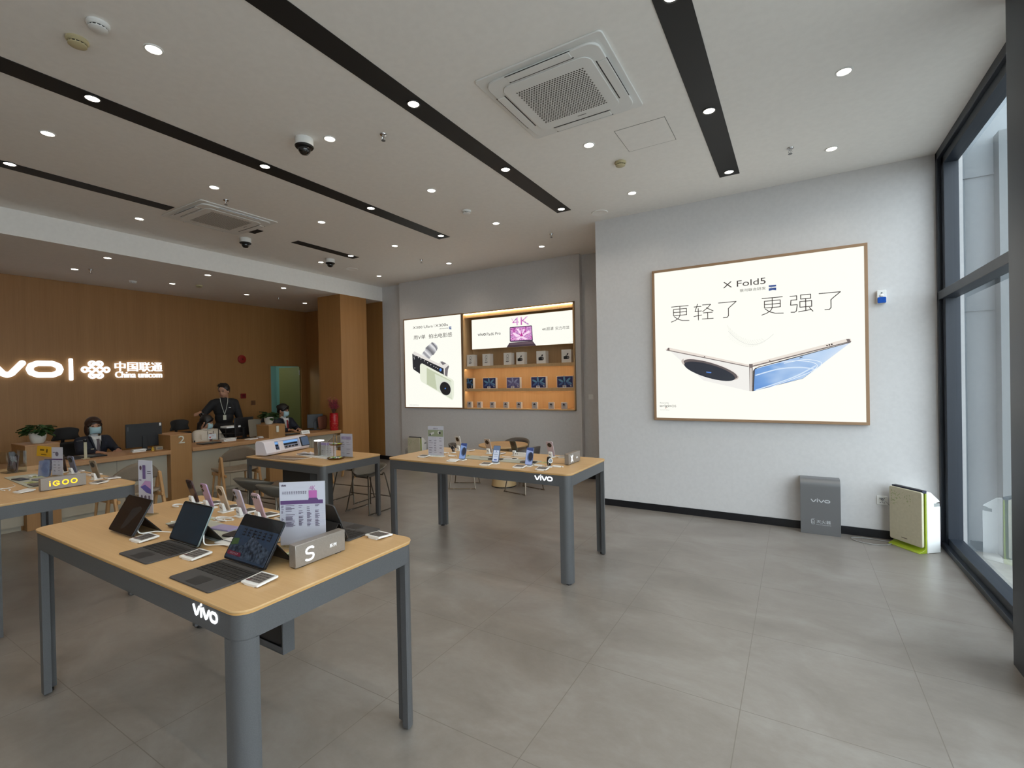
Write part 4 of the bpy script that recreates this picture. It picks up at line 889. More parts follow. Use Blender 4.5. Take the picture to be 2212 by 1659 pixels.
def artL4(f, w_, h_):
    f.mesh('earbud_print', [circ(.0, h_-.062, .018, .02, 14), [(-.045,h_-.052),(-.015,h_-.05),(-.015,h_-.044),(-.045,h_-.044)]], mat('print_dim', (110,104,120), .5)); f.mesh('band_print', [rrect(-w_/2, w_/2, h_-.115, h_-.105, .001, 1)], vi)
    rowsof(f, w_, .03, h_-.13, 4, ((-.04,.03),(.01,.03)), 4)
leaflet('tall acrylic leaflet with comparison table beside the lit S sign', -2.035, 1.43, HT, .62, .215, .315, 'acrylic leaflet stands', artL2)
leaflet('slim purple leaflet behind the keyboardless tablet', -3.42, 1.335, HT, .25, .118, .335, 'acrylic leaflet stands', artL1)
leaflet('tall leaflet with camera lens photo at far left of centre table', -3.25, 3.86, HT, .12, .195, .318, 'acrylic leaflet stands', artL3, 2)
leaflet('slim leaflet with earbud picture on the left table', -5.69, 1.555, HT, .35, .125, .262, 'acrylic leaflet stands', artL4)
leaflet('pale leaflet at the right end of the film cutter table', -4.80, 4.0, H3, .12, .195, .30, 'acrylic leaflet stands', lambda f, w_, h_: (rowsof(f, w_, .03, h_-.05, 8, ((-.08,.06),(.0,.07)), 12), f.mesh('pale_print', [rrect(-w_/2+.02, w_/2-.02, h_-.075, h_-.035, .002, 2)], pal, .0004)))
# the flat tray with phones lying on it, near table
M_mat = mat('display_mat_grey', (176,178,166), .6); M_eu = mat('eucalyptus_card', (186,184,128), .6)
t = thing('display_tray', 'pale grey display board lying in the middle of near table', 'tray', (-2.62, 1.345, HT), -.05)
B().prism(rrect(-.46, .42, -.075, .095, .006), 0, .006).obj('board', M_mat, t, bevel=.002)
def flat_phone(x, y, z, rz, c, label, group, cam=True, s=1):
    t = thing('flat_phone', label, 'phone', (x, y, z), rz, group); body = mat('phone_%d_%d_%d' % c, c, .3)
    B().prism(rrect(-.075*s, .075*s, -.036*s, .036*s, .010*s), 0, .008).obj('body', body, t, bevel=.0015)
    if cam: B().lathe([(0, .008), (.024*s, .008), (.025*s, .0105), (.022*s, .0115), (0, .0115)], (.045*s, 0, 0), 20).obj('camera_ring', mat('lens_dark', (38,30,30), .12), t)
    return t
flat_phone(-2.93, 1.31, HT+.006, .1, (40,36,40), 'dark phone lying on the board behind the middle tablet', 'phones lying on display boards', False)
flat_phone(-2.665, 1.40, HT+.006, .15, (160,150,190), 'lilac phone lying on the board', 'phones lying on display boards', False)
flat_phone(-2.47, 1.37, HT+.006, .2, (34,30,34), 'black phone lying on the board beside a white brochure', 'phones lying on display boards', False, 1.1)
t = thing('brochure', 'white brochure with grey band lying on the board', 'brochure', (-2.37, 1.30, HT+.006), .1)
B().prism(rrect(-.10, .10, -.05, .05, .004), 0, .005).obj('cover', M_wp, t); Fr((0, 0, .0052), (1, 0, 0), (0, 1, 0), t).mesh('print_band', [[(-.09,-.012),(.1,-.03),(.1,-.022),(-.09,-.004)], circ(-.03,.02,.03,.012,16,.2)], mat('print_grey3', (120,120,126), .5))
def eucalyptus(x, y, z, rz, label):
    t = thing('leaf_card', label, 'card', (x, y, z), rz, 'small leaf printed cards'); B().prism(rrect(-.05, .05, -.03, .03, .003), 0, .003).obj('card', M_eu, t)
    f = Fr((0, 0, .0032), (1, 0, 0), (0, 1, 0), t); f.mesh('leaf_print', [circ(-.02+.018*k, .008*(-1)**k, .012, .008, 10, .6*(-1)**k) for k in range(4)], mat('leaf_green', (104,130,80), .6)); return t
eucalyptus(-2.98, 1.46, HT, .2, 'pale green leaf card lying among cables on near table')
eucalyptus(-1.985, 1.33, HT, -.2, 'pale green leaf card tucked behind the largest near tablet')
eucalyptus(-2.98, 4.02, HT, .1, 'pale green leaf card on the centre table')
GC = 'white charging cables'
z_ = HT+.003
cable('charging_cable', 'white cable plugged into the keyboardless tablet, drooping', [(-2.958,1.125,HT+.085),(-2.948,1.11,HT+.05),(-2.94,1.12,HT+.02),(-2.90,1.17,z_+.018),(-2.84,1.20,z_+.016),(-2.82,1.26,z_),(-2.90,1.34,z_),(-2.98,1.36,z_),(-3.08,1.34,z_),(-3.05,1.42,z_),(-2.88,1.50,z_)], .0028, GC)
cable('charging_cable', 'white cable loop behind the keyboardless tablet', [(-3.10,1.33,z_),(-3.02,1.39,z_),(-2.92,1.42,z_),(-2.80,1.52,z_),(-2.90,1.50,z_+.004),(-3.04,1.44,z_+.004),(-3.09,1.36,z_)], .0028, GC)
cable('charging_cable', 'white cable plugged into the middle tablet, drooping right', [(-2.466,1.20,HT+.085),(-2.455,1.19,HT+.05),(-2.44,1.19,HT+.02),(-2.38,1.22,z_+.016),(-2.29,1.27,z_+.016),(-2.22,1.26,z_),(-2.15,1.32,z_)], .0028, GC)
def coil(x, y, label, r=.045, ry=.028, rr=.005, z=HT):
    return tag(B().tube(curve(lambda t: (x+r*math.cos(.4+5.2*t), y+ry*math.sin(.4+5.2*t), z+rr+.004*t), 20), rr, 8).obj('cable_coil', M_wp), label, 'cable', 'thick white cable loops')
coil(-3.46, 1.53, 'thick white cable loop left of the brown phone'); coil(-2.86, 1.50, 'thick white cable loop before the pale lilac phone', .07, .03); coil(-2.36, 1.46, 'thick white cable loop behind the largest near tablet')
cable('charging_cable', 'thin white cable between pale lilac stand and cable loop', [(-2.86,1.57,z_),(-2.90,1.52,z_),(-2.84,1.49,z_),(-2.92,1.47,z_)], .0022, GC)
cable('charging_cable', 'white cable by the tall comparison leaflet', [(-2.12,1.44,z_),(-2.02,1.36,z_),(-2.0,1.30,z_),(-1.93,1.33,z_),(-2.06,1.40,z_)], .0025, GC)
t = thing('charger_plug', 'small white charger beside the lit S sign', 'charger', (-1.93, 1.40, HT), .2); B().prism(rrect(-.035,.035,-.02,.02,.006), 0, .02).obj('body', M_wp, t, bevel=.003); B().box(.035,.05,-.008,.008,.006,.014).obj('pins', M_alu, t)
tag(B().prism(rrect(-.06,.06,-.012,.012,.003), 0, .003).obj('dark_strip', M_blk, loc=(-3.12, 1.42, HT), rot=(0,0,-.5)), 'small black strip on the table behind keyboardless tablet', 'strip')

# ---- centre table
def scr_round(c1, dk):
    def f(fr, w_, L_):
        fr.mesh('screen_picture', [rrect(-w_/2+.003, w_/2-.003, .003, L_-.003, .008)], mat('lit_phone_blue_%d' % c1[0], c1, emit=.62), .0006)
        fr.mesh('screen_top', [[(-w_/2+.004,L_-.004),(w_/2-.004,L_-.004),(w_/2-.004,L_-.036),(-w_/2+.004,L_-.022)]], mat('lit_phone_navy', (44,66,130), emit=.6), .0008)
        fr.mesh('screen_ring', [circ(.010, L_*.46, .030, .046, 26)], mat('lit_ring_blue', (90,120,176), emit=.5), .0010); fr.mesh('screen_lens', [circ(.014, L_*.48, .023, .039, 26)], mat('lit_lens_%d' % dk[0], dk, emit=.5), .0012)
    return f
def scr_dialog(fr, w_, L_):
    fr.mesh('screen_picture', [rrect(-w_/2+.003, w_/2-.003, .003, L_-.003, .008)], mat('lit_phone_slate', (104,128,164), emit=.55), .0006); fr.mesh('dialog', [rrect(-w_/2+.008, w_/2-.006, .010, L_*.72, .004, 2)], mat('lit_dialog', (204,214,232), emit=.7), .0009)
    fr.mesh('dialog_button', [rrect(-.016, .018, .020, .030, .003, 2), circ(0, L_*.66, .005, n=12)], mat('lit_button', (30,60,160), emit=.7), .0012); fr.mesh('dialog_text', [rrect(-.02, .02, L_*k, L_*k+.003, .001, 1) for k in (.58,.48,.44,.36)], mat('lit_text', (120,130,150), emit=.5), .0012)
GP2, GS2, GL2 = 'phones standing on the centre table', 'phone stands on the centre table', 'price tags on the centre table'
FP = ((-3.300, 3.86, scr_round((150,180,222),(40,66,62)), 'first lit phone from the left facing the camera, green lens picture'), (-2.845, 3.77, scr_round((140,170,224),(44,50,70)), 'second lit phone from the left facing the camera, dark lens picture'),
      (-2.435, 3.74, scr_dialog, 'lit phone showing a white dialog, centre table'), (-2.085, 3.755, scr_round((160,178,226),(30,34,58)), 'fourth lit phone facing the camera, nearest the smart watch'))
TG = ('first', 'second', 'third', 'fourth')
for k_, (x, y, s_, lb) in enumerate(FP):
    phone('smartphone', lb, x, y, HT, .06, math.radians(18), (84,92,112), GP2, 'round', s_)
    stand(x, y, HT, .06, 'white stand under the %s front phone of the centre table' % TG[k_], GS2)
    price_tag(x-.045, y-.085, HT, .1, 'price tag before the %s front phone of the centre table' % TG[k_], GL2, pale=(k_ == 1))
price_tag(-1.90, 3.665, HT, .1, 'price tag before the smart watch with black strap', GL2)
BP = ((-3.27, 4.30, (200,198,196), 'white phone seen from behind, farthest left at back of centre table', 15), (-2.83, 4.25, (176,160,148), 'gold beige phone with round black camera on centre table', 19), (-2.50, 4.24, (62,62,50), 'dark olive phone leaning on a white block', 22), (-2.115, 4.30, (186,170,178), 'pale pink phone with round black camera on centre table', 18))
for k_, (x, y, c_, lb, le) in enumerate(BP):
    phone('smartphone', lb, x, y, HT, PI-.1, math.radians(le), c_, GP2)
    stand(x, y, HT, PI-.1, 'white stand holding the ' + lb.split(',')[0].split(' on centre')[0].replace(' seen from behind', ''), GS2)
    price_tag(x+.11, y+.02, HT, PI, 'price tag behind the %s rear phone of the centre table' % TG[k_], GL2)
t = thing('white_box', 'low white block behind the lit phones on the centre table', 'box', (-2.40, 4.20, HT), .02)
B().box(-.09, .09, -.02, .02, 0, .042).obj('box_body', M_wp, t, bevel=.003); Fr((0, -.0203, 0), (1,0,0), (0,0,1), t).mesh('print_marks', [circ(-.07,.03,.005,n=10), circ(-.05,.03,.005,n=10)], ikb)
t = thing('display_tray', 'pale grey display board on the centre table', 'tray', (-2.45, 3.95, HT), -.02)
B().prism(rrect(-.47, .36, -.095, .085, .006), 0, .006).obj('board', M_mat, t, bevel=.002)
flat_phone(-2.17, 3.91, HT+.006, .15, (44,42,44), 'black phone lying on centre table board, right end', 'phones lying on display boards', True, 1.05)
flat_phone(-2.55, 3.93, HT+.006, .1, (56,50,50), 'dark phone lying on centre table board, middle', 'phones lying on display boards', False)
flat_phone(-2.42, 3.99, HT+.006, .1, (208,206,202), 'white phone with brown camera ring lying on centre table board', 'phones lying on display boards', True)
flat_phone(-2.70, 4.0, HT+.006, .1, (200,198,190), 'white phone lying left on centre table board', 'phones lying on display boards', True, .95)
def watch(x, y, z, rz, label, strap):
    t = thing('smart_watch', label, 'watch', (x, y, z), rz, 'smart watches on stands')
    B().prism(rrect(-.028,.028,-.028,.028,.026), 0, .006).cyl((0,0,.004), (0,.004,.05), .007).obj('stand', M_wp, t, bevel=.001)
    b = B(); n = 22
    ro = [(0, .024*math.cos(2*PI*i/n)*.95, .052+.040*math.sin(2*PI*i/n)) for i in range(n)]
    b.sheet([[(-.011, p[1], p[2]) for p in ro+ro[:1]], [(.011, p[1], p[2]) for p in ro+ro[:1]]]); b.obj('strap', strap, t, 60, solid=.003)
    b = B(); b.M = Matrix.Translation((0, -.024, .060)) @ Matrix.Rotation(PI/2-.15, 4, 'X'); b.lathe([(0, 0), (.021, 0), (.022, .004), (.020, .009), (0, .009)], n=28); b.obj('case', M_chrome, t)
    b = B(); b.M = Matrix.Translation((0, -.024, .060)) @ Matrix.Rotation(PI/2-.15, 4, 'X'); b.lathe([(.0185, .0092), (.0185, .0097), (0, .0097)], n=28); b.obj('watch_face', M_scr, t); return t
watch(-1.90, 3.80, HT, .9, 'smart watch with black strap near the lit X sign', M_blk)
watch(-3.23, 4.13, HT, .3, 'smart watch with white rimmed face at the left rear of centre table', mat('brown_strap', (60,44,38), .5))
eucalyptus(-2.02, 3.99, HT, .2, 'leaf card beside the smart watch with black strap')
for x, y, lb in ((-3.08, 3.92, 'thick white cable loop by the first front phone of centre table'), (-3.30, 4.06, 'thick white cable loop by the left rear watch'), (-1.83, 3.83, 'thick white cable loop under the black strap watch'), (-2.0, 3.80, 'white cable loop left of the black strap watch')): coil(x, y, lb, .05, .026)
cable('charging_cable', 'white cable running from white block on centre table', [(-2.52,4.17,z_),(-2.60,4.12,z_),(-2.48,4.10,z_),(-2.34,4.13,z_),(-2.30,4.09,z_)], .0025, GC)
cable('charging_cable', 'thin dark seam cable across centre table to the X sign', [(-2.06,4.02,z_-.002),(-1.95,4.0,z_-.002),(-1.80,4.0,z_-.002)], .0016, GC, M_blk)

# ---- film cutter table
t = thing('film_cutter', 'white desktop film cutting machine with slanted screen', 'machine', (-6.02, 3.945, H3), math.radians(103))
pf = [(-.085, .012), (-.10, .04), (-.055, .175), (-.02, .195), (.07, .195), (.09, .17), (.09, .012)]
ws = mat('machine_white', (222,216,222), .3)
B().prism(pf, -.37, -.20, 'x').obj('left_housing', ws, t, bevel=.006)
B().prism(pf, .24, .40, 'x').obj('right_housing', ws, t, bevel=.006)
B().prism([(.02,.012),(.02,.19),(.07,.195),(.09,.17),(.09,.012)], -.20, .24, 'x').prism([(-.085,.012),(-.10,.04),(-.09,.06),(.03,.06),(.03,.012)], -.20, .24, 'x').prism([(-.055,.175),(-.02,.195),(.03,.195),(.03,.18),(-.045,.165)], -.20, .24, 'x').obj('bed', ws, t, bevel=.003)
B().cyl((-.20,-.02,.11), (.24,-.02,.11), .012).cyl((-.20,-.03,.075), (.24,-.03,.075), .010).obj('roller', M_blk, t)
B().box(-.20, .24, -.03, .0, .128, .150).obj('light_bar', mat('lit_blue_bar', (120,170,226), emit=.8), t)
b = B()
for k in range(6): b.cyl((-.14+k*.06,-.03,.075), (-.115+k*.06,-.03,.075), .0135)
b.obj('pinch_wheels', M_chrome, t)
B().prism([(-.088,.03),(-.104,.045),(-.062,.165),(-.045,.165)], -.14, -.06, 'x').obj('cutting_head', ws, t, bevel=.004)
B().prism([(-.098,.05),(-.112,.058),(-.070,.185),(-.055,.182)], .245, .395, 'x').obj('screen_bezel', M_blk, t, bevel=.003)
u = Vector((1,0,0)); v = Vector((0,.042,.127)).normalized(); Fr((.32,-.1125,.060), u, v, t).mesh('touch_screen', [rrect(-.066,.066,.004,.122,.002,1)], mat('lit_screen_blue2', (70,92,120), emit=.6), .0006)
B().ell((-.345,-.045,.10), (.02,.035,.04)).obj('side_knob', ws, t)
t = thing('cutting_mat', 'brown patterned mat lying before the film cutter', 'mat', (-5.52, 3.655, H3), .1)
B().prism(rrect(-.33, .30, -.13, .115, .01), 0, .002).obj('sheet', speckle('mat_brown', (150,124,96), (118,94,70), 60, .5), t)
cable('charging_cable', 'white cable lying over the brown mat', [(-5.55,3.60,H3+.005),(-5.35,3.62,H3+.005),(-5.22,3.70,H3+.006),(-5.20,3.80,H3+.006)], .003, GC)
t = thing('paper_tray', 'white paper board lying at the middle of film cutter table', 'paper', (-5.24, 3.92, H3), -.08)
B().prism(rrect(-.37,.37,-.09,.11,.004), .0, .006).prism(rrect(-.34,.05,-.08,.10,.004), .006, .010).obj('sheets', M_wp, t)
t = thing('phone_case_pack', 'crumpled clear packaging by the film cutter', 'packaging', (-5.46, 3.90, H3+.010), .3)
rnd = random.Random(5); gr = [[(x*.04-.10, y*.03-.05, rnd.uniform(.002, .035)) for x in range(6)] for y in range(5)]
B().sheet(gr).obj('film', mat('pale_film', (214,208,214), .3), t, 0, solid=.001)
t = thing('bottle', 'small white bottle behind the film cutter screen', 'bottle', (-5.32, 4.18, H3)); B().lathe([(0,0),(.022,0),(.024,.005),(.024,.085),(.018,.098),(.012,.102)], n=20).obj('body', M_wp, t); B().lathe([(.014,.100),(.014,.122),(0,.123)], n=16).obj('cap', M_wp, t)
t = thing('brochure_box', 'silver holder with a white topped lamp and brochures', 'brochure holder', (-5.13, 3.965, H3), .1)
B().box(-.17,-.10,-.05,.05,0,.19).obj('side_block', M_alu, t, bevel=.003); B().box(-.178,-.085,-.04,.04,.190,.204).obj('lit_cap', M_emw, t)
B().box(-.10,.11,-.05,-.046,0,.15).box(-.10,.11,.03,.034,0,.06).box(-.10,.11,-.05,.034,0,.004).obj('holder', M_acryl, t, 0)
for k in range(4):
    p = thing('brochure', 'x', 'brochure', (-5.13+.02-.065+.045*k, 3.955+.012*k, H3+.005), .1, 'lilac headed brochures in the holder'); p['label'] = ['leftmost', 'second', 'third', 'rightmost'][k] + ' lilac headed brochure in the silver holder'
    B().box(-.045,.045,-.003,.003,0,.172).obj('paper', mat('brochure_paper', (216,206,208), .5), p, 0); f = Fr((0,-.0032,0),(1,0,0),(0,0,1),p); f.mesh('header_print', [[(-.045,.135),(.045,.135),(.045,.17),(-.045,.17)]], mat('brochure_lilac', (160,144,188), .5)); rowsof(f, .09, .03, .12, 4, ((-.035,.03),(.0,.03)), k)
t = thing('tiered_stand', 'two tier brass rimmed sweet stand with arched handle', 'stand', (-4.85, 3.88, H3)); br_ = mat('brass', (150,112,60), .3, .9)
B().lathe([(0,.006),(.09,.006),(.105,.018),(.107,.018),(.092,.001),(0,.001)], n=30).obj('lower_plate', br_, t); B().lathe([(0,.176),(.065,.176),(.080,.188),(.082,.188),(.067,.171),(0,.171)], n=30).obj('upper_plate', br_, t)
B().cyl((-.04,0,.005),(-.04,0,.17),.0035).tube([(-.04,0,.17),(-.04,0,.27)]+[(-.04+.03-.03*math.cos(a), 0, .27+.035*math.sin(a)) for a in [i*PI/8 for i in range(9)]]+[(.02,0,.27),(.02,0,.18)], .0035, 8).obj('handle', br_, t)
for lvl, rr_, n_ in ((.012,.07,16),(.182,.05,10)):
    for k in range(n_):
        a = 2.4*k; q = rr_*math.sqrt((k+.5)/n_); c_ = [(196,206,60),(206,204,210),(70,130,90),(176,186,196)][k % 4]
        p = tag(B().ell((0,0,.006),(.016,.008,.006),10,6).cyl((-.016,0,.006),(-.024,0,.006),.002,.006,6).cyl((.016,0,.006),(.024,0,.006),.002,.006,6).obj('wrapped_sweet', mat('sweet_%d' % c_[0], c_, .25), loc=(-4.85+q*math.cos(a), 3.88+q*math.sin(a), H3+lvl), rot=(0,0,a*1.7)), 'small wrapped sweet on the %s plate of the brass stand' % ('lower' if lvl < .1 else 'upper'), 'sweet', 'wrapped sweets on the %s plate' % ('lower' if lvl < .1 else 'upper'))

# ---- left table
t = thing('display_tray', 'pale board with leaf cards lying on the left table', 'tray', (-5.63, 1.375, HT), -.05); B().prism(rrect(-.42,.42,-.10,.10,.006), 0, .006).obj('board', M_mat, t, bevel=.002)
flat_phone(-5.75, 1.33, HT+.006, .1, (40,44,60), 'dark blue phone lying on the left table board', 'phones lying on display boards', False); flat_phone(-5.55, 1.41, HT+.006, .15, (92,98,116), 'slate phone lying on the left table board', 'phones lying on display boards', False)
flat_phone(-5.30, 1.32, HT+.006, 0, (60,52,48), 'dark brown phone lying at the right end of left table board', 'phones lying on display boards', False, 1.1)
eucalyptus(-5.48, 1.33, HT+.006, .1, 'leaf card on the left table board, nearer'); eucalyptus(-5.80, 1.44, HT+.006, .1, 'leaf card on the left table board, farther')
LT = ((-5.885,1.655,(60,42,40),'dark brown phone on stand at the rear of left table',8),(-5.70,1.675,(112,116,136),'slate blue phone on stand at the rear of left table',12),(-5.160,1.665,(132,118,100),'taupe phone on stand nearest the right end of left table',14))
for k_, (x, y, c_, lb, le) in enumerate(LT):
    phone('smartphone', lb, x, y, HT, PI+.25, math.radians(le), c_, 'phones standing on the left table'); stand(x, y, HT, PI+.25, 'white stand holding the ' + lb.split(' on stand')[0] + ' of left table', 'phone stands on the left table')
for x, y, lb in ((-5.81,1.72,'behind dark brown phone'),(-5.44,1.73,'between slate blue and taupe phones'),(-5.07,1.735,'behind the taupe phone')): price_tag(x, y, HT, PI, 'price tag on the left table ' + lb, 'price tags on the left table')
price_tag(-4.93, 1.60, HT, .2, 'price tag on the left table nearest its right corner', 'price tags on the left table')
t = thing('yellow_sign', 'small yellow sign with dark print in clear holder, left table', 'sign', (-6.27, 1.62, HT+.0), .55)
B().box(-.075,.075,-.02,.02,0,.006).cyl((0,0,.006),(0,0,.13),.004).obj('holder', M_acryl, t, 0)
b = B(); b.M = Matrix.Translation((0,0,.13)) @ Matrix.Rotation(.12, 4, 'Y'); b.rbox(-.075,.075,0,.10,-.002,.002,.006,axis='y'); b.obj('plate', mat('sign_yellow', (196,150,30), .5), t)
f = Fr((0,-.0025,.13),(.993,0,-.12),(.12,0,.993),t); f.mesh('print', [rrect(-.045,-.005,.055,.070,.001,1), rrect(.015,.028,.04,.075,.004,2), rrect(-.03,.02,.015,.022,.001,1)], mat('sign_print', (84,60,14), .5))
for k_, (x, y, c_, h_, rz) in enumerate(((-5.80,1.50,(96,112,150),.155,.5),(-5.755,1.475,(120,132,160),.15,.9))):
    t = thing('phone_case', ['clear blue tinted phone case standing, left of the slim leaflet', 'clear pale phone case standing just right of blue one'][k_], 'phone case', (x, y, HT), rz, 'standing phone cases')
    b = B(); b.M = Matrix.Rotation(-.2, 4, 'X'); o_, i_ = rrect(-.038,.038,.0,h_,.012,4), rrect(-.034,.034,.004,h_-.004,.010,4)
    for A_, B_ in ((o_, i_),):
        va = [b.v((p[0], 0, p[1])) for p in A_]; vb = [b.v((p[0], 0, p[1])) for p in B_]; vc = [b.v((p[0], .011, p[1])) for p in A_]
        for j in range(len(va)): k2 = (j+1) % len(va); b.face([va[j], va[k2], vb[k2], vb[j]]); b.face([va[j], vc[j], vc[k2], va[k2]])
    b.rbox(-.037,.037,.001,h_-.001,.010,.0125,.011,axis='y'); b.obj('shell', mat('case_tint_%d' % c_[0], c_, .12, alpha=.6), t, 30); Fr((0,.0095,0),(1,0,0),(0,.2,.98),t).mesh('print_swirl', [circ(0,.06,.02,.04,14,.4), circ(.0,.115,.022,.018,14)], mat('swirl_slate', (84,92,120), .3), .001)
t = thing('phone_case_bin', 'smoky clear container of phone cases at the left edge', 'container', (-6.42, 1.43, HT), .1)
B().box(-.09,.10,-.07,-.066,0,.20).box(.096,.10,-.066,.07,0,.20).box(-.09,.10,.066,.07,0,.20).box(-.09,.10,-.07,.07,0,.004).obj('bin', M_acryl, t, 0)
for k in range(4):
    p = thing('phone_case', ['leftmost','second','third','rightmost'][k]+' smoky phone case standing in the container at left edge', 'phone case', (-6.48+.045*k, 1.43, HT+.005), .3, 'smoky cases in the container')
    b = B(); b.M = Matrix.Rotation(-.1, 4, 'X'); b.rbox(-.036,.036,0,.185-.01*k,-.004,.004,.012,axis='y'); b.obj('shell', mat('smoky_case', (88,74,74), .12, alpha=.7), p, bevel=.002); Fr((0,-.0045,.0),(1,0,0),(0,.1,.995),p).mesh('print_swirl', [circ(0,.06,.02,.045,14,.3), circ(.0,.13,.025,.02,14)], mat('swirl_plum', (120,104,116), .3), .001)
M_eb = mat('earbud_white', (224,222,218), .25)
for x, y, lb in ((-5.77,1.02,'clear capped earbud display on left table, left one'),(-5.545,1.03,'clear capped earbud display on left table, right one')):
    t = thing('earbud_display', lb, 'earbuds', (x, y, HT), .1, 'earbud displays'); B().prism(rrect(-.04,.05,-.025,.025,.01), 0, .010).obj('base', M_eb, t, bevel=.002); B().lathe([(.016,.010),(.017,.045),(.012,.050)], n=16).obj('clear_tube', M_acryl, t); B().ell((0,0,.055),(.018,.018,.011)).obj('earbud', M_eb, t)
price_tag(-5.95, .99, HT, .2, 'price tag on the left table at the very left edge', 'price tags on the left table', pale=True)
coil(-5.30, 1.14, 'white cable loop left of the amber lit sign', .07, .022, .004); coil(-5.95, 1.58, 'white cable loop below the yellow sign', .06, .03); coil(-5.83, 1.40+.03, 'white cable loop on the left table board', .055, .028, .004, HT+.006)
cable('charging_cable', 'thin white cable linking the earbud displays', [(-5.55,1.06,z_),(-5.45,1.12,z_),(-5.38,1.16,z_),(-5.42,1.22,z_),(-5.55,1.24,z_)], .0022, GC)
price_tag(-5.06, 1.19, HT, .2, 'white price tag lying left of the amber lit sign', 'price tags on the left table', pale=True)
# ================================================================== service counter
XC = -7.95
def pillar(y0, y1, h, num, label):
    t = thing('counter_pillar', label, 'counter pillar', (XC, (y0+y1)/2, 0), 0, 'numbered counter pillars'); a = (y1-y0)/2
    B().box(-.52, 0, -a, a, .0, h-.012).obj('body', M_cntwood, t, bevel=.002); B().box(-.52, .003, -a-.003, a+.003, h-.012, h).obj('cap', M_cnttop, t, bevel=.002)
    Fr((.001, 0, 0), (0, 1, 0), (0, 0, 1), t).text('number_'+{'1':'one','2':'two','3':'three'}[num], num, -.022 if num == '1' else -.042, .022 if num == '1' else .042, h-.135, h-.025, mat('number_white', (206,202,188), .5), .012, .22*.03)
pillar(1.885, 2.20, 1.035, '3', 'wooden counter pillar with white number 3 and potted plant'); pillar(3.425, 3.715, .995, '2', 'wooden counter pillar with white number 2'); pillar(4.955, 5.265, 1.005, '1', 'wooden counter pillar with white number 1 and potted plant')
for y0, y1, lb in ((.2, 1.885, 'counter desk section left of pillar number 3'), (2.20, 3.425, 'counter desk section between pillars 3 and 2'), (3.715, 4.955, 'counter desk section between pillars 2 and 1'), (5.265, 6.49, 'counter desk section between pillar 1 and the wood column')):
    t = thing('counter_desk', lb, 'counter', (XC, (y0+y1)/2, 0), 0, 'counter desk sections'); a = (y1-y0)/2-.001
    B().box(-.68, .02, -a, a, .715, .775).obj('worktop', M_cnttop, t, bevel=.003); B().box(-.13, -.11, -a, a, .06, .715).obj('front_panel', M_panel, t)
    B().box(-.16, -.14, -a, a, 0, .055).obj('kick_board', M_panel, t); B().box(-.66, -.13, -a, -a+.018, 0, .715).box(-.66, -.13, a-.018, a, 0, .715).obj('side_panel', M_cntwood, t)
    B().box(-.1100, -.1085, .0, .003, .06, .715).obj('panel_seam', mat('seam_grey', (110,104,94), .6), t)
ZW = .775
M_mon = mat('monitor_back', (26,27,30), .45)
def monitor(x, y, rz, w_, h_, zb, label, lab=True):
    t = thing('monitor', label, 'monitor', (x, y, ZW), rz, 'counter computer monitors')      # back looks to +x
    B().rbox(-w_/2, w_/2, zb, zb+h_, -.005, .018, .006, axis='x').obj('back_shell', M_mon, t, bevel=.003); B().box(-.008, -.004, -w_/2+.008, w_/2-.008, zb+.01, zb+h_-.008).obj('screen', M_scr, t)
    B().box(.012, .035, -.03, .03, .01, zb+h_*.45).obj('neck', M_mon, t, bevel=.003); B().prism(rrect(-.08, .10, -.12, .12, .02), 0, .012).obj('base', M_mon, t, bevel=.003)
    if lab:
        f = Fr((.0185, 0, 0), (0, 1, 0), (0, 0, 1), t); f.mesh('sticker', [rrect(w_/2-.035, w_/2-.010, zb+h_-.05, zb+h_-.008, .002, 2)], ikw); f.mesh('maker_mark', [rrect(-w_/2+.02, -w_/2+.032, zb+h_-.10, zb+h_-.04, .001, 1)], mat('mark_grey', (80,82,84), .4))
monitor(-8.33, 3.245, .0, .455, .345, .055, 'black computer monitor seen from behind, left of pillar 2')
monitor(-8.45, 4.80, .25, .40, .32, .05, 'black computer monitor left of pillar 1', False)
monitor(-8.50, 6.30, -.5, .30, .28, .04, 'dark monitor beside the red vase', False)
t = thing('grey_folder', 'grey translucent folder leaning beside the monitor left of pillar 1', 'folder', (-8.30, 4.92, ZW), .1); b = B(); b.M = Matrix.Rotation(-.1, 4, 'Y'); b.rbox(-.11,.13,.02,.33,-.004,.004,.02,axis='x'); b.obj('sheet', mat('folder_grey', (126,118,104), .35), t)
t = thing('plastic_bag', 'brown translucent bag beside the dark monitor at counter end', 'bag', (-8.36, 6.36, ZW), .1)
B().sheet([[(0,-.10,0),(.02,-.03,0),(-.01,.04,0),(.01,.11,0)],[(.01,-.11,.14),(.03,-.04,.13),(.0,.03,.15),(.02,.13,.14)],[(-.01,-.13,.27),(.02,-.05,.29),(-.02,.04,.28),(.0,.13,.33)]]).obj('bag_film', mat('bag_brown', (112,70,56), .25), t, 60, solid=.004, sub=1)
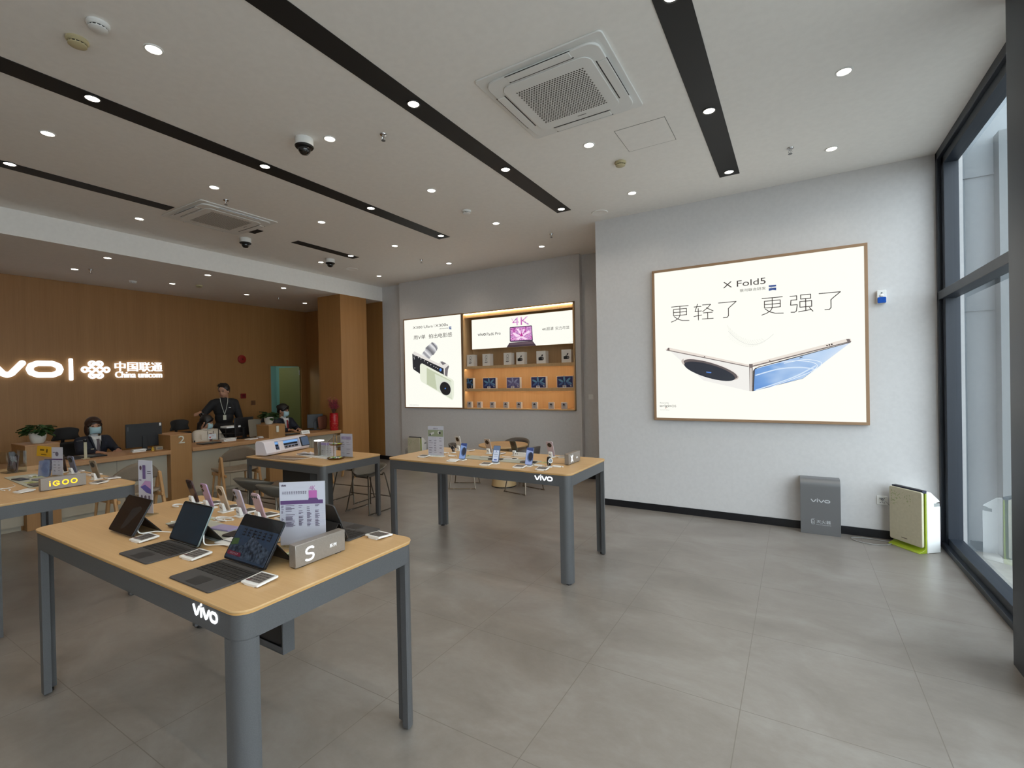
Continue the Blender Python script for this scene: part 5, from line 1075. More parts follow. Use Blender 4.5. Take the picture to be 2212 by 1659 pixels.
def plant(x, y, z, label, s, seed):
    t = thing('potted_plant', label, 'plant', (x, y, z), 0, 'potted plants on the counter pillars')
    B().lathe([(0,0),(.052*s,0),(.066*s,.02*s),(.078*s,.07*s),(.084*s,.135*s),(.080*s,.137*s),(.074*s,.12*s),(0,.118*s)], n=28).obj('pot', mat('pot_white', (206,202,192), .45), t)
    rnd = random.Random(seed); lf = mat('leaf_dark_green', (44,72,34), .4); st = B(); b = B()
    for k in range(74):
        a = rnd.uniform(0, 2*PI); r_ = rnd.uniform(.02, .115)*s; h_ = rnd.uniform(.135, .225)*s - (r_/.115/s)**2*.035*s; p = Vector((r_*math.cos(a), r_*math.sin(a), h_)); d = Vector((math.cos(a), math.sin(a), rnd.uniform(-.5, .35))).normalized(); sd = d.cross(Vector((0,0,1))).normalized()
        L_ = rnd.uniform(.065, .095)*s; W_ = L_*.40; up = sd.cross(d)
        g_ = [[p+d*L_*u+sd*W_*v*math.sin(PI*min(1, u*.92+.06))+up*(abs(v)*.012-.015*u*u)*s for v in (-1,-.5,0,.5,1)] for u in (0,.25,.5,.75,1)]
        b.sheet(g_); st.tube([(0,0,.11*s),(p.x*.4,p.y*.4,h_*.9),tuple(p)], .0014*s, 4)
    b.obj('leaves', lf, t, 60); st.obj('stems', mat('stem_green', (60,84,40), .5), t)
plant(-8.17, 2.055, 1.035, 'potted plant on the pillar number 3', 1.0, 1); plant(-8.17, 5.10, 1.005, 'potted plant on the pillar number 1', .98, 2)
t = thing('vase', 'tall red vase with gold pattern holding pink blossom', 'vase', (-8.02, 6.385, ZW)); red = mat('vase_red', (168,14,26), .3)
B().lathe([(0,0),(.078,0),(.082,.01),(.086,.26),(.080,.33),(.084,.345),(.078,.345),(.07,.32),(0,.31)], n=32).obj('body', red, t)
f_ = mat('vase_gold', (206,160,110), .4); b = B(); rnd = random.Random(8)
for k in range(70):
    a = rnd.uniform(0, 2*PI); z0 = rnd.choice([.03,.045,.06,.09,.13,.17,.20,.23,.26,.30,.315]) + rnd.uniform(-.004,.004); r0 = .0835+.004*z0/.3; da = rnd.uniform(.08,.3); dz = rnd.uniform(-.01,.02)
    b.sheet([[(r0*math.cos(a+da*u), r0*math.sin(a+da*u), z0+dz*u+.004*v) for v in (0,1)] for u in (0,.5,1)])
b.obj('gold_pattern', f_, t, 0)
b = B(); st = B(); pk2 = mat('blossom_pink', (236,112,150), .6); rnd = random.Random(4)
for k in range(40):
    a = rnd.uniform(0, 2*PI); sp = rnd.uniform(.02, .105); h_ = rnd.uniform(.48, .66); p = [(0,0,.30),(sp*.4*math.cos(a), sp*.4*math.sin(a), .40),(sp*math.cos(a), sp*math.sin(a), h_)]
    st.tube(spl(p, 3), .0025, 5)
    for j in range(10):
        u = .30+.70*j/9; c_ = Vector(p[1]).lerp(Vector(p[2]), u)+Vector((rnd.uniform(-.02,.02), rnd.uniform(-.02,.02), rnd.uniform(-.015,.015))); q0 = rnd.uniform(0, 6)
        for m2 in range(5):
            aa = q0+m2*2*PI/5; b.sheet([[c_+Vector((0,0,0)), c_+Vector((.017*math.cos(aa-.5), .017*math.sin(aa-.5), .004))],[c_+Vector((.017*math.cos(aa+.5), .017*math.sin(aa+.5), .004)), c_+Vector((.026*math.cos(aa), .026*math.sin(aa), .006))]])
st.obj('branches', mat('twig_brown', (84,52,40), .6), t); o_ = b.obj('blossom', pk2, t, 0); o_['kind'] = 'stuff'
t = thing('name_plate', 'small white name plate standing on the counter right of pillar 1', 'sign', (-7.99, 5.70, ZW)); B().prism([(-.035,0),(.035,0),(.004,.065),(-.004,.065)], -.085, .085, 'y').obj('plate', M_wp, t); Fr((.0345,0,.003),(0,1,0),(-.43,0,.9),t).blocks('print', 4, -.055,.055,.022,.042, ikb, .001)
for x, y, w_, d_, lb in ((-8.30,2.55,.40,.30,'black writing pad on the counter below the seated woman in suit'), (-8.22,4.10,.30,.22,'black tray on the counter before the woman in white jacket'), (-8.15,5.50,.30,.20,'black pad on the counter right of pillar 1')):
    t = thing('desk_pad', lb, 'desk pad', (x, y, ZW), 0, 'black desk pads'); B().prism(rrect(-d_/2,d_/2,-w_/2,w_/2,.02), 0, .016).obj('pad', M_blk, t, bevel=.004); B().prism(rrect(-d_/2+.03,d_/2-.05,-.04,.08,.01), .0165, .019).obj('paper', mat('pad_paper', (120,124,122), .4), t)
t = thing('document_camera', 'pale upright post with black head on the counter, before the woman in suit', 'camera', (-8.12, 2.50, ZW)); B().prism(rrect(-.04,.04,-.04,.04,.01),0,.01).box(-.006,.006,-.016,.016,.01,.22).obj('post', mat('post_pale', (184,178,150), .4), t, bevel=.002); B().lathe([(.016,.22),(.022,.235),(.02,.26),(0,.265)], n=16).box(-.01,.01,-.09,.0,.238,.246).obj('head', M_blk, t)
def papers(x, y, n_, label, w_=.10, d_=.07, hh=.018):
    t = thing('paper_stack', label, 'papers', (x, y, ZW), .1, 'paper stacks on the counter'); rnd = random.Random(int(y*100))
    for k in range(n_):
        b = B(); b.M = Matrix.Translation((rnd.uniform(-.01,.01), rnd.uniform(-.02,.02), 0)) @ Matrix.Rotation(rnd.uniform(-.2,.2), 4, 'Z'); b.prism(rrect(-d_,d_,-w_,w_,.004), k*hh, k*hh+hh*.8); b.obj('booklet', M_wp, t)
papers(-8.25, 4.42, 3, 'white booklets stacked right of the woman in white jacket'); papers(-8.12, 4.72, 1, 'white papers before the monitor left of pillar 1', .09, .06); papers(-8.22, 3.12, 2, 'white papers under the monitor left of pillar 2', .08, .05, .02); papers(-8.15, 4.93, 2, 'small white cards left of pillar 1', .05, .04, .015)
t = thing('card_box', 'beige card box on the counter tucked beside pillar 2', 'box', (-8.20, 3.37, ZW)); B().box(-.05,.05,-.045,.045,0,.05).obj('carton', mat('card_beige', (176,160,132), .6), t, bevel=.002); Fr((.0505,0,0),(0,1,0),(0,0,1),t).mesh('print', [rrect(-.03,.03,.012,.035,.001,1)], ik)
t = thing('small_figurine', 'small yellow ornament on the counter left of pillar 2', 'ornament', (-8.12, 3.27, ZW)); B().lathe([(0,0),(.022,0),(.02,.03),(.008,.036),(.012,.05),(0,.062)], n=16).obj('body', mat('ornament_yellow', (196,160,50), .4), t)
t = thing('notice_card', 'white notice card with red mark in clear holder before white jacket woman', 'card', (-8.02, 4.05, ZW)); B().prism(rrect(-.03,.03,-.03,.03,.004),0,.005).box(-.004,.004,-.008,.008,.005,.10).obj('holder', M_acryl, t, 0); B().box(-.002,.002,-.06,.06,.09,.17).obj('card', mat('notice_white', (200,204,208), .4), t); Fr((.0025,0,0),(0,1,0),(0,0,1),t).mesh('print', [circ(-.035,.118,.012,.014,10), rrect(-.02,.025,.135,.139,.001,1)], mat('print_red', (170,30,30), .5)); 
t = thing('document_tray', 'black letter tray with white papers behind pillar 1 desk', 'tray', (-8.50, 4.60, ZW)); B().box(-.12,.12,-.15,.15,.10,.106).box(-.12,.12,-.15,.15,.20,.206).box(-.12,-.11,-.15,-.14,0,.206).box(.11,.12,-.15,-.14,0,.206).box(-.12,-.11,.14,.15,0,.206).box(.11,.12,.14,.15,0,.206).obj('rack', M_blk, t); B().prism(rrect(-.10,.10,-.12,.12,.003),.206,.235).obj('papers', M_wp, t)

# wall sign of lit letters
t = thing('wall_sign', 'large lit white letters and knot emblem on the wood wall', 'sign', (XW, 3.0, 2.0)); f = Fr((.0, -3.0, -2.0), (0, 1, 0), (0, 0, 1), t)
def s11(x, y): p = onx(x, y, XW+.03); return (p.y, p.z)
oy0, oz0 = s11(68, 816); oy1, oz1 = s11(137, 780); uw = (oy1-oy0)/.27
B0 = [(-.5,0)]
vw = uw*.060
def LT_(u0, z0, z1): 
    return lambda x, y: (u0+vw/2+x*(uw-vw), z0+vw/2+y*(z1-z0-vw))
u0 = oy1-uw
f.strokes('letter', LOGO, vw, M_emw, .02, LT_(u0, oz0, oz1), .015); f.strokes('letter_dot', [[(.335,1.4),(.336,1.44)]], vw, M_emw, .02, LT_(u0, oz0, oz1), .015)
a_, b2 = s11(154, 822), s11(154, 774); f.plate('divider_bar', rrect(a_[0]-.028, a_[0]+.028, a_[1], b2[1], .02), M_emw, .02, .035)
e0, e1 = s11(173, 818), s11(240, 780); cx_, cz_ = (e0[0]+e1[0])/2, (e0[1]+e1[1])/2; hw, hh_ = (e1[0]-e0[0])/2-.02, (e1[1]-e0[1])/2-.01
kn = []
for s1 in (1, -1):
    for s2 in (1, -1):
        kn.append(spl([(0,0),(.22*s1,.30*s2),(.44*s1,.58*s2),(.44*s1,.84*s2),(.24*s1,.98*s2),(.06*s1,.84*s2),(.04*s1,.66*s2),(.18*s1,.58*s2),(.22*s1,.68*s2)], 4))
    kn.append([(.76*s1+.19*math.cos(a), .27*math.sin(a)) for a in [i*PI/9 for i in range(19)]]); kn.append([(.58*s1,.06),(.36*s1,.24)]); kn.append([(.58*s1,-.06),(.36*s1,-.24)])
f.strokes('knot_emblem', kn, .034, M_emw, .02, lambda x, y: (cx_+x*hw, cz_+y*hh_), .015)
c0, c1 = s11(249, 802), s11(350, 784); f.text('chinese_letters', '中国联通', c0[0], c1[0], c0[1], c1[1]+.01, M_emw, .02, .02)
c0, c1 = s11(250, 816), s11(350, 803); f.text('latin_word', 'China unicom', c0[0], c1[0], c0[1], c1[1], M_emw, .02, .02)

# ================================================================== seats
M_fab = speckle('chair_fabric_taupe', (128,114,98), (114,101,86), 250, .85)
M_seat = speckle('chair_seat_beige', (150,136,118), (138,124,106), 60, .35)
def wood_chair(x, y, rz, label):
    t = thing('wooden_chair', label, 'chair', (x, y, 0), rz, 'wooden customer chairs')      # sitter faces -x (local), back on +x side
    for s_ in (-1, 1):
        B().prism([(s_*.245-.014, 0)]*0 or [(.02,.0),(.055,.0),(.20,.62),(.20,.655),(.165,.66),(.155,.62)], s_*.255-.016, s_*.255+.016, 'y').obj('leg', M_chairwood, t, bevel=.006)
        B().prism([(.33,.0),(.365,.0),(.215,.655),(.18,.64)], s_*.255-.016, s_*.255+.016, 'y').obj('leg', M_chairwood, t, bevel=.006)
    B().box(-.20, .30, -.25, -.22, .36, .40).box(-.20, .30, .22, .25, .36, .40).box(-.21, -.18, -.25, .25, .35, .40).obj('seat_rail', M_chairwood, t, bevel=.005)
    for s_ in (-1, 1): B().cyl((-.19, s_*.22, .38), (-.23, s_*.24, 0), .016, .011, 10).obj('leg', M_chairwood, t)
    b = B(); nx, ny = 8, 10
    b.sheet([[(-.24+.48*i/nx, -.245+.49*j/ny, .425-.02*math.sin(PI*i/nx)*math.sin(PI*j/ny)+.012*((j/ny-.5)*2)**2) for j in range(ny+1)] for i in range(nx+1)]); b.obj('seat', M_seat, t, 60, solid=.03)
    b = B(); n_ = 16; g_ = []
    for i in range(n_+1):
        u = -1+2*i/n_; yy = u*.275; xx = .235-.09*u*u; top = .80-.17*abs(u)**2.2; bot = .585+.0*u
        g_.append([(xx+.015*k/5, yy, bot+(top-bot)*k/5) for k in range(6)])
    b.sheet(g_); b.obj('backrest', M_fab, t, 60, solid=.028); return t
c1_ = wood_chair(-7.43, 4.07, -.15, 'wooden chair with curved taupe back, left of the film cutter table')
dup(c1_, (-7.05, 2.56, 0), .12, 'wooden chair with curved taupe back, behind the left display table'); dup(c1_, (-7.20, 5.62, 0), .1, 'wooden chair with curved back, behind the silver brochure holder'); dup(c1_, (-7.05, 1.15, 0), -.1, 'wooden chair at the left edge, only legs showing under the table')
M_shell = mat('stool_shell_grey', (96,92,84), .38); M_wire = mat('stool_wire', (92,84,74), .3, .8)
def stool(x, y, rz, label, hs, group, bar=True, wr=None, shell=None):
    t = thing('shell_stool' if bar else 'shell_chair', label, 'stool' if bar else 'chair', (x, y, 0), rz, group)     # back rim at -y
    b = B(); nr, na = 7, 36; g_ = []
    for i in range(nr+1):
        q = i/nr; row = []
        for j in range(na):
            a = 2*PI*j/na; back = max(0, -math.sin(a)); fr_ = max(0, math.sin(a))
            rx = .235*q*(1+.02*back); ry = .205*q
            z = hs + (.135*(q**2.2))*(.62+.36*back+.12*abs(math.cos(a))-.42*fr_) - .025*(1-q)
            row.append((rx*math.cos(a), ry*math.sin(a)+.0, z))
        g_.append(row+row[:1])
    b.sheet(g_[1:] ); b.face([b.v(p) for p in g_[1][:-1]]); bmesh.ops.remove_doubles(b.bm, verts=b.bm.verts, dist=.0005)
    b.obj('seat', shell or M_shell, t, 60, solid=.014)
    wr = wr or M_wire
    for s_ in (-1, 1):
        B().tube(spl([(s_*.11,-.13,hs-.005),(s_*.14,-.15,hs-.02),(s_*.215,-.205,.03),(s_*.22,-.19,.008),(s_*.22,.19,.008),(s_*.215,.205,.03),(s_*.14,.15,hs-.02),(s_*.11,.13,hs-.005)], 4), .0085, 8).obj('sled_leg', wr, t)
        B().cyl((s_*.22,-.15,.001),(s_*.22,-.12,.001),.008).cyl((s_*.22,.12,.001),(s_*.22,.15,.001),.008).obj('floor_glide', M_wp, t)
    if bar: B().cyl((-.19,-.183,.16),(.19,-.183,.16),.006).cyl((-.17,.17,.25),(.17,.17,.25),.006).obj('foot_rest', wr, t)
    B().cyl((-.12,-.13,hs-.012),(.12,-.13,hs-.012),.007).cyl((-.12,.13,hs-.012),(.12,.13,hs-.012),.007).obj('cross_bar', wr, t)
    return t
G5 = 'grey shell stools around the film cutter table'
s0 = stool(-5.62, 3.30, 0, 'grey shell stool before the film cutter table, left one', .47, G5)
dup(s0, (-5.02, 3.22, 0), .15, 'grey shell stool before the film cutter table, partly behind tall leaflet'); dup(s0, (-4.96, 4.50, 0), PI, 'grey shell stool at the right rear of the film cutter table'); dup(s0, (-5.62, 4.78, 0), PI+.1, 'grey shell stool behind the film cutter table, partly hidden')
# round table and chairs behind the centre table
t = thing('round_table', 'round oak table on a conical base behind the centre table', 'table', (-4.10, 6.55, 0))
B().lathe([(0,.650),(.40,.650),(.405,.660),(.40,.672),(0,.672)], n=48).obj('tabletop', M_oak, t, 40); B().lathe([(0,.015),(.205,.015),(.075,.650),(0,.650)], n=40).obj('base', mat('cone_base_oak', (190,160,116), .5), t); B().lathe([(0,0),(.20,0),(.20,.015)], n=40).obj('foot_ring', M_blk, t)
M_shell2 = mat('chair_shell_dark', (84,78,74), .5); M_wire2 = mat('chair_wire', (124,112,98), .28, .85)
def low_chair(x, y, rz, label):
    t = stool(x, y, rz, label, .42, 'grey chairs at the round table', False, M_wire2, M_shell2); 
    b = B(); n_ = 18; g_ = []
    for i in range(n_+1):
        u = -1+2*i/n_; a = -PI/2+u*1.75; top = .70-.16*abs(u)**2.5
        g_.append([((.235+.03*k/4)*math.cos(a), (.215+.03*k/4)*math.sin(a), .46+(top-.46)*k/4) for k in range(5)])
    b.sheet(g_); b.obj('backrest', M_shell2, t, 60, solid=.02)
low_chair(-4.66, 6.24, -PI/2+.45, 'grey tub chair on chrome sled base left of the round table'); low_chair(-3.62, 6.37, PI/2-.2, 'grey tub chair on chrome sled base right of the round table'); low_chair(-4.18, 7.02, PI, 'grey tub chair behind the round table')
def office_chair(x, y, rz, label):
    t = thing('office_chair', label, 'chair', (x, y, 0), rz, 'black office chairs behind the counter')    # sitter faces +x
    b = B(); g_ = []
    for i in range(11):
        u = -1+2*i/10; g_.append([(-.22+.07*u*u-.03*math.sin(k/6*PI), u*(.21+.02*math.sin(k/6*PI)), .58+.34*k/6) for k in range(7)])
    b.sheet(g_); b.obj('backrest', mat('chair_mesh_black', (26,24,24), .7), t, 60, solid=.03, sub=1)
    b = B(); g_ = []
    for i in range(9):
        u = -1+2*i/8; g_.append([(-.20+.05*u*u, u*(.14+.045*abs(k-2)/2)*(1-.12*(k==4)), .95+.19*k/4-.03*abs(u)**3*(k/4)) for k in range(5)])
    b.sheet(g_); b.obj('headrest', mat('chair_mesh_black', (26,24,24), .7), t, 60, solid=.03, sub=2)
    B().rbox(-.24,.24,-.24,.24,.44,.50,.06).obj('seat', M_blk, t, bevel=.01); B().tube([(-.05,0,.44),(-.26,0,.46),(-.28,0,.70),(-.23,0,1.05)], .022, 10).obj('spine', M_blk, t); B().cyl((0,0,.08),(0,0,.44),.03).obj('gas_lift', M_blk, t)
    for k in range(5): a = k*2*PI/5; lg = B().cyl((0,0,.09),(.28*math.cos(a),.28*math.sin(a),.065),.022,.014).obj('leg', M_blk, t); B().cyl((.28*math.cos(a)-.012,.28*math.sin(a),.027),(.28*math.cos(a)+.012,.28*math.sin(a),.027),.027,n=16).obj('castor', M_blk, lg)
    for s_ in (-1,1): B().tube([(-.08,s_*.25,.47),(-.08,s_*.28,.66),(.12,s_*.28,.67)], .014, 8).obj('armrest', M_blk, t)
office_chair(-9.12, 2.66, .15, 'black office chair behind the woman in dark suit, left'); office_chair(-9.08, 4.16, .2, 'black office chair behind the woman in white jacket'); office_chair(-9.15, 5.80, 0, 'black office chair under the woman with red tie')

# ================================================================== people
M_skin = mat('skin', (178,132,106), .55); M_hair = speckle('hair_black', (30,24,22), (18,14,14), 400, .5); M_hair2 = speckle('hair_dark_brown', (62,38,28), (40,26,20), 400, .5)
M_mask = mat('face_mask_blue', (160,190,198), .7); M_suit = mat('navy_suit', (26,30,44), .75); M_bk = mat('black_cloth', (24,24,27), .8); M_shirt = mat('white_shirt', (214,212,210), .7); M_jkt = mat('cream_jacket', (206,196,182), .75)
def hand(b, w, d, nrm, s_):
    """w wrist, d finger direction, nrm palm normal, s_ thumb side"""
    w, d, nrm = Vector(w), Vector(d).normalized(), Vector(nrm); nrm = (nrm-d*nrm.dot(d)).normalized(); sd = d.cross(nrm)*s_
    c = w+d*.05; rot = Matrix((sd, d, nrm)).transposed(); b.ell(c, (.040, .050, .016), 14, 8, rot)
    for k, (o, L_) in enumerate(((.030,.066),(.011,.075),(-.009,.070),(-.028,.056))):
        p0 = w+d*.085+sd*o; p1 = p0+d*L_*.5-nrm*.006; p2 = p1+d*L_*.38-nrm*.022; b.cap(p0, .0090, p1, .0082, 8).cap(p1, .0082, p2, .0068, 8)
    p0 = w+d*.03+sd*.032; p1 = p0+(sd*.8+d*.7).normalized()*.036-nrm*.006; p2 = p1+(d*.9+sd*.25).normalized()*.028-nrm*.008; b.cap(p0, .011, p1, .0098, 8).cap(p1, .0098, p2, .008, 8)
def person(label, loc, rz, stand_, arms, head_rot, hair, outfit, mask=True, s=1.0, hz=None, lean=0):
    t = thing('person', label, 'person', loc, rz, 'counter staff'); t.scale = (s,)*3
    hp = .915 if stand_ else .485; sh = hp+.50; nk = sh+.028; b = B()      # faces +y
    wst = hp+.18
    Lz = lambda z: Vector((0, lean*(z-hp), 0))
    tor = lambda b, e: b.ell(Vector((0,0,hp))+Lz(hp), (.155+e,.105+e,.12+e)).ell(Vector((0,.0,wst))+Lz(wst), (.130+e,.092+e,.14+e)).ell(Vector((0,.005,sh-.16))+Lz(sh-.16), (.150+e,.105+e,.17+e)).cap(Vector((-.125,0,sh-.035))+Lz(sh), .055+e, Vector((.125,0,sh-.035))+Lz(sh), .055+e)
    tor(b, 0); b.cap(Vector((0,-.005,sh-.02))+Lz(sh), .052, Vector((0,.012,nk+.06))+Lz(nk), .050)
    for a_ in arms:
        b.cap(a_[0], .047, a_[1], .038).cap(a_[1], .037, a_[2], .026); hand(b, a_[2], a_[3], a_[4], a_[5])
    legs = [((s_*.085,0,hp-.04),(s_*.09,.015,.49),(s_*.095,-.01,.09)) if stand_ else ((s_*.09,.02,hp),(s_*.11,.40,.49),(s_*.11,.38,.09)) for s_ in (-1,1)]
    for h_, k_, a_ in legs: b.cap(h_, .078, k_, .052).cap(k_, .052, a_, .036).cap((a_[0],a_[1]-.02,.045),.035,(a_[0],a_[1]+.13,.035),.028)
    HM = Matrix.Translation(Vector((0,.025,nk+.155))+Lz(nk)) @ head_rot.to_4x4() @ Matrix.Scale(1.10, 4); b.M = HM
    b.ell((0,-.008,.022),(.076,.092,.100),20,14).ell((0,.022,-.048),(.056,.062,.062),18,12).ell((0,.078,-.020),(.011,.018,.020),10,8).ell((0,.066,.0),(.008,.014,.03),10,8).ell((.076,-.005,-.012),(.010,.018,.030),10,8).ell((-.076,-.005,-.012),(.010,.018,.030),10,8).ell((0,.072,-.062),(.022,.010,.008),10,8).cap((0,-.02,-.05),.05,(0,-.025,-.11),.048)
    b.M = Matrix(); remesh(b, 'body', M_skin, t, .0062, 3)
    e = B(); e.M = HM
    for s_ in (-1,1): e.ell((s_*.031,.0755,.006),(.013,.006,.0055),12,8)
    e.obj('eyes', mat('eye_dark', (34,26,24), .2), t); e = B(); e.M = HM
    for s_ in (-1,1): e.tube([(s_*.015,.083,.026),(s_*.032,.083,.031),(s_*.050,.073,.026)], .0022, 6)
    e.obj('eyebrows', M_hair, t)
    if mask:
        e = B(); e.M = HM; g_ = []
        for i in range(13):
            u = -1+2*i/12; a = u*1.15; g_.append([(.071*math.sin(a)*(1-.06*abs(k/5-.4)), .026+.064*math.cos(a)+.013*math.sin(PI*k/5)*math.cos(a), -.012-.086*k/5+.012*u*u*(1-2*k/5)) for k in range(6)])
        e.sheet(g_).obj('face_mask', M_mask, t, 60, solid=.003); e = B(); e.M = HM
        for s_ in (-1,1): e.tube([(s_*.066,.052,-.02),(s_*.080,.0,-.005),(s_*.074,-.02,-.02)], .0016, 5)
        e.obj('mask_loops', M_wp, t)
    else:
        e = B(); e.M = HM; e.tube([(-.022,.078,-.060),(0,.084,-.058),(.022,.078,-.060)], .0045, 6).obj('lips', mat('lips', (150,88,78), .5), t)
    hb = B(); hb.M = HM; hm = hair(hb); hb.M = Matrix(); remesh(hb, 'hair', hm, t, .007, 2)
    outfit(t, tor, sh, nk, hp, wst, arms, legs, stand_, Lz); return t
def trousers(t, legs, hp, m_, stand_):
    b = B()
    for h_, k_, a_ in legs: b.cap(h_, .092, k_, .066).cap(k_, .066, (a_[0],a_[1],a_[2]+.01), .052)
    b.ell((0,0,hp-.01),(.168,.118,.115)); remesh(b, 'trousers', m_, t, .012, 3)
    b = B()
    for h_, k_, a_ in legs: b.cap((a_[0],a_[1]-.03,.048),.046,(a_[0],a_[1]+.15,.042),.038).box(a_[0]-.04,a_[0]+.04,a_[1]-.07,a_[1]+.17,0,.03)
    remesh(b, 'shoes', M_blk, t, .010, 2)
def sleeves(b, arms, r0, r1, r2, upto=1.0):
    for a_ in arms:
        s_, e_, w_ = Vector(a_[0]), Vector(a_[1]), Vector(a_[2]); w_ = e_.lerp(w_, upto-.06); b.cap(s_, r0, e_, r1).cyl(e_, w_, r1, r2, 14).ell(e_, (r1,)*3)
def suit(tie, badge, jm=None):
    def f(t, tor, sh, nk, hp, wst, arms, legs, st_, Lz):
        trousers(t, legs, hp, M_suit, st_); b = B(); tor(b, .020); sleeves(b, arms, .066, .054, .042); o = remesh(b, 'jacket', M_suit, t, .010, 4)
        b = B(); V0 = Vector; g_ = []
        for i in range(9):
            q = i/8; z = sh+.035-.27*q; w_ = .060*(1-q)+.004; g_.append([Vector((u*w_, .128+.012*q-.045*max(0,.35-q)-.03*abs(u)*(1-q), z))+Lz(z) for u in (-1,-.5,0,.5,1)])
        b.sheet(g_).obj('shirt_front', M_shirt, t, 60, solid=.006)
        b = B(); 
        for s_ in (-1,1): b.sheet([[Vector((s_*.012,.120,sh+.012))+Lz(sh),Vector((s_*.052,.095,sh+.040))+Lz(sh)],[Vector((s_*.040,.135,sh-.045))+Lz(sh),Vector((s_*.066,.075,sh+.050))+Lz(sh)]])
        b.cap(Vector((-.0,.0,sh+.03))+Lz(sh), .058, Vector((0,.004,sh+.055))+Lz(sh), .056).obj('shirt_collar', M_shirt, t, 60, solid=.004)
        b = B(); b.sheet([[Vector((u*(.016 if q < .1 else .012+.012*q), .136+.012*q-.03*max(0,.2-q), sh-.005-.21*q))+Lz(sh) for u in (-1,0,1)] for q in [i/6 for i in range(7)]]); b.obj('tie', mat(*tie), t, 60, solid=.006)
        for s_ in (-1,1):
            b = B(); b.sheet([[Vector((s_*(.070-.055*q)+s_*.026*k*(1-q*.6), .118+.024*q-.03*k*(1-q)-.03*max(0,.3-q), sh+.030-.27*q))+Lz(sh) for k in (0,1)] for q in [i/6 for i in range(7)]]); b.obj('lapel', M_suit, t, 60, solid=.008)
        if badge: B().box(.055,.095,.138,.142,sh-.155,sh-.140).obj('badge', mat('badge_pale', (190,180,160), .4), t)
    return f
def rotm(yaw, pitch=0, roll=0): return Matrix.Rotation(yaw, 3, 'Z') @ Matrix.Rotation(pitch, 3, 'X') @ Matrix.Rotation(roll, 3, 'Y')
def face_dir(dx, dy): return math.atan2(-dx, dy)
# woman in dark suit, bobbed hair
def hair_bob(b):
    b.ell((0,-.018,.036),(.088,.101,.096),20,14)
    for s_ in (-1,1): b.ell((s_*.068,-.015,-.045),(.026,.062,.085),14,10); b.cap((s_*.03,.066,.075),.018,(s_*.068,.042,.015),.016)
    b.ell((0,-.060,-.045),(.078,.045,.085),16,10); b.cap((-.045,.068,.070),.020,(.03,.074,.078),.018); return M_hair2
rest = lambda s_, x, y, z: [(s_*.165,.0,.955),(s_*.215,.13,.80),(s_*x,y,z),(-s_*.35,.9,-.05),(0,0,1),-s_]
person('seated woman in dark suit and mask with bobbed brown hair', (-8.96, 2.85, 0), face_dir(1, .12), False, [rest(1,.10,.34,.800), rest(-1,.16,.33,.80)], rotm(-.12, -.02), hair_bob, suit(('tie_grey',(96,86,92),.6), True), True, .985)
# woman in cream jacket, hair bun
def hair_bun(b):
    b.ell((0,-.017,.034),(.087,.101,.096),20,14).ell((0,-.075,-.02),(.066,.04,.075),14,10)
    b.ell((0,-.085,.125),(.038,.034,.032),12,8)
    for k in range(9): a = k*.7; b.cap((0,-.085,.125),.014,(.045*math.cos(a),-.085+.03*math.sin(a)-.01,.140+.02*math.sin(2*a)),.006,8)
    for s_ in (-1,1): b.cap((s_*.03,.068,.072),.016,(s_*.074,.03,.0),.013); b.cap((s_*.076,.02,.0),.013,(s_*.078,.0,-.08),.010)
    b.cap((0,-.09,-.05),.05,(.0,-.10,-.15),.03); return M_hair
def out_jkt(t, tor, sh, nk, hp, wst, arms, legs, st_, Lz):
    trousers(t, legs, hp, M_bk, st_); b = B(); tor(b, .034); sleeves(b, arms, .080, .066, .048); remesh(b, 'jacket', M_jkt, t, .011, 4)
    b = B(); b.tube([Vector((.065*math.cos(a), .01+.060*math.sin(a), sh+.045))+Lz(sh) for a in [i*2*PI/20 for i in range(20)]], .024, 10, closed=True).obj('hood_collar', M_jkt, t)
    b = B()
    for s_ in (-1,1): b.tube([Vector((s_*.16,-.02,sh+.035)),Vector((s_*.205,.04,sh-.01)),Vector((s_*.225,.06,sh-.09))], .012, 8).tube([Vector(arms[0 if s_ > 0 else 1][1])+Vector((s_*.035,.0,.05)), Vector(arms[0 if s_ > 0 else 1][1])+Vector((s_*.06,.04,-.01))], .018, 8)
    b.obj('dark_stripes', M_bk, t); b = B(); b.sheet([[Vector((u*.022, .158+.01*q, sh-.02-.24*q)) for u in (-1,1)] for q in (0,.5,1)]); b.obj('inner_top', mat('mauve_top', (116,74,74), .7), t, 60, solid=.006)
    B().cyl((-.05,.15,sh+.02),(-.035,.165,sh-.12),.004).cyl((.05,.15,sh+.02),(.035,.165,sh-.12),.004).obj('drawstrings', M_bk, t)
person('seated woman in cream jacket and blue mask, hair in a bun', (-8.82, 4.36, 0), face_dir(1, -.05), False, [rest(1,.07,.30,.80), rest(-1,.10,.30,.80)], rotm(.75, -.22), hair_bun, out_jkt, True, .93)
# woman in dark suit, red tie, low bun
def hair_low(b):
    b.ell((0,-.017,.034),(.087,.101,.096),20,14).ell((0,-.100,.055),(.045,.040,.042),14,10); b.ell((0,-.075,-.02),(.062,.035,.065),14,10)
    for s_ in (-1,1): b.cap((s_*.02,.072,.080),.015,(s_*.072,.040,.02),.014)
    return M_hair
person('seated woman in dark suit with red tie and blue mask', (-8.93, 5.87, 0), face_dir(1, .05), False, [rest(1,.10,.32,.800), rest(-1,.10,.33,.80)], rotm(.30, -.10), hair_low, suit(('tie_red',(140,28,36),.6), True), True, 1.02)
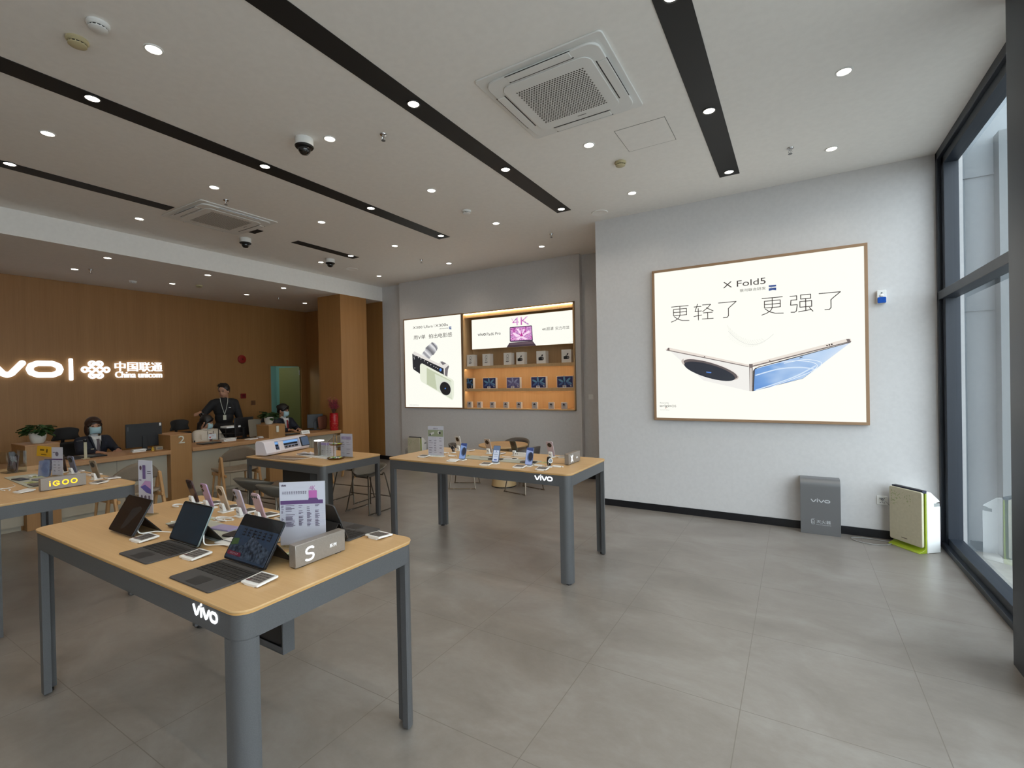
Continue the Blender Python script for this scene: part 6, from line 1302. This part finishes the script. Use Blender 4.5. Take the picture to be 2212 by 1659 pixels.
# standing man
def hair_man(b):
    b.ell((0,-.020,.040),(.085,.096,.094),20,14).ell((0,-.065,.0),(.070,.04,.065),14,10)
    for k in range(6): b.cap((-.05+.02*k,.03,.112),.016,(-.054+.021*k,.066,.088+.006*(k % 2)),.010,8)
    rnd = random.Random(2)
    for k in range(26): a = rnd.uniform(0, 2*PI); q = rnd.uniform(.2, .9); p = Vector((.07*q*math.cos(a), -.02+.08*q*math.sin(a), .04+.09*math.sqrt(1-q*q))); b.cap(p, .012, p+Vector((.02*math.cos(a)+.01, .02*math.sin(a)+.012, .006)), .007, 8)
    for s_ in (-1,1): b.cap((s_*.072,.02,.04),.012,(s_*.078,.005,.0),.008,8)
    return M_hair
def out_man(t, tor, sh, nk, hp, wst, arms, legs, st_, Lz):
    trousers(t, legs, hp, M_bk, st_); b = B(); tor(b, .026); b.ell((0,.012,wst+.0),(.152,.118,.17)); sleeves(b, arms[:1], .076, .064, .046, .72); sleeves(b, arms[1:], .076, .062, .05, .35); b.cap((0,0,sh+.015),.064,(0,.006,sh+.045),.058); remesh(b, 'sweater', M_bk, t, .010, 4)
    b = B(); yy = .150
    b.tube([(-.062,.03,sh+.055),(-.055,.12,sh-.02),(-.03,yy+.012,sh-.14),(0,yy+.02,sh-.25)], .0045, 6).tube([(.062,.03,sh+.055),(.055,.12,sh-.02),(.03,yy+.012,sh-.14),(0,yy+.02,sh-.25)], .0045, 6).obj('lanyard', mat('lanyard_pale', (198,204,196), .6), t)
    B().box(-.026,.026,yy+.016,yy+.022,sh-.35,sh-.26).obj('name_card', mat('card_pale', (200,196,176), .5), t, bevel=.003); B().box(-.105,-.07,.132,.136,sh-.130,sh-.120).obj('chest_mark', M_wp, t)
person('standing man in black sweater with pale lanyard and name card', (-9.32, 4.93, 0), face_dir(.88, -.42), True, [[(-.170,0,1.370),(-.245,-.02,1.10),(-.255,.10,.88),(0,.4,-1),(0,1,0),1], [(.170,0,1.370),(.335,.03,1.175),(.375,.22,1.225),(.5,.8,-.2),(0,0,1),1]], rotm(-.55, -.12), hair_man, out_man, False, 1.01)
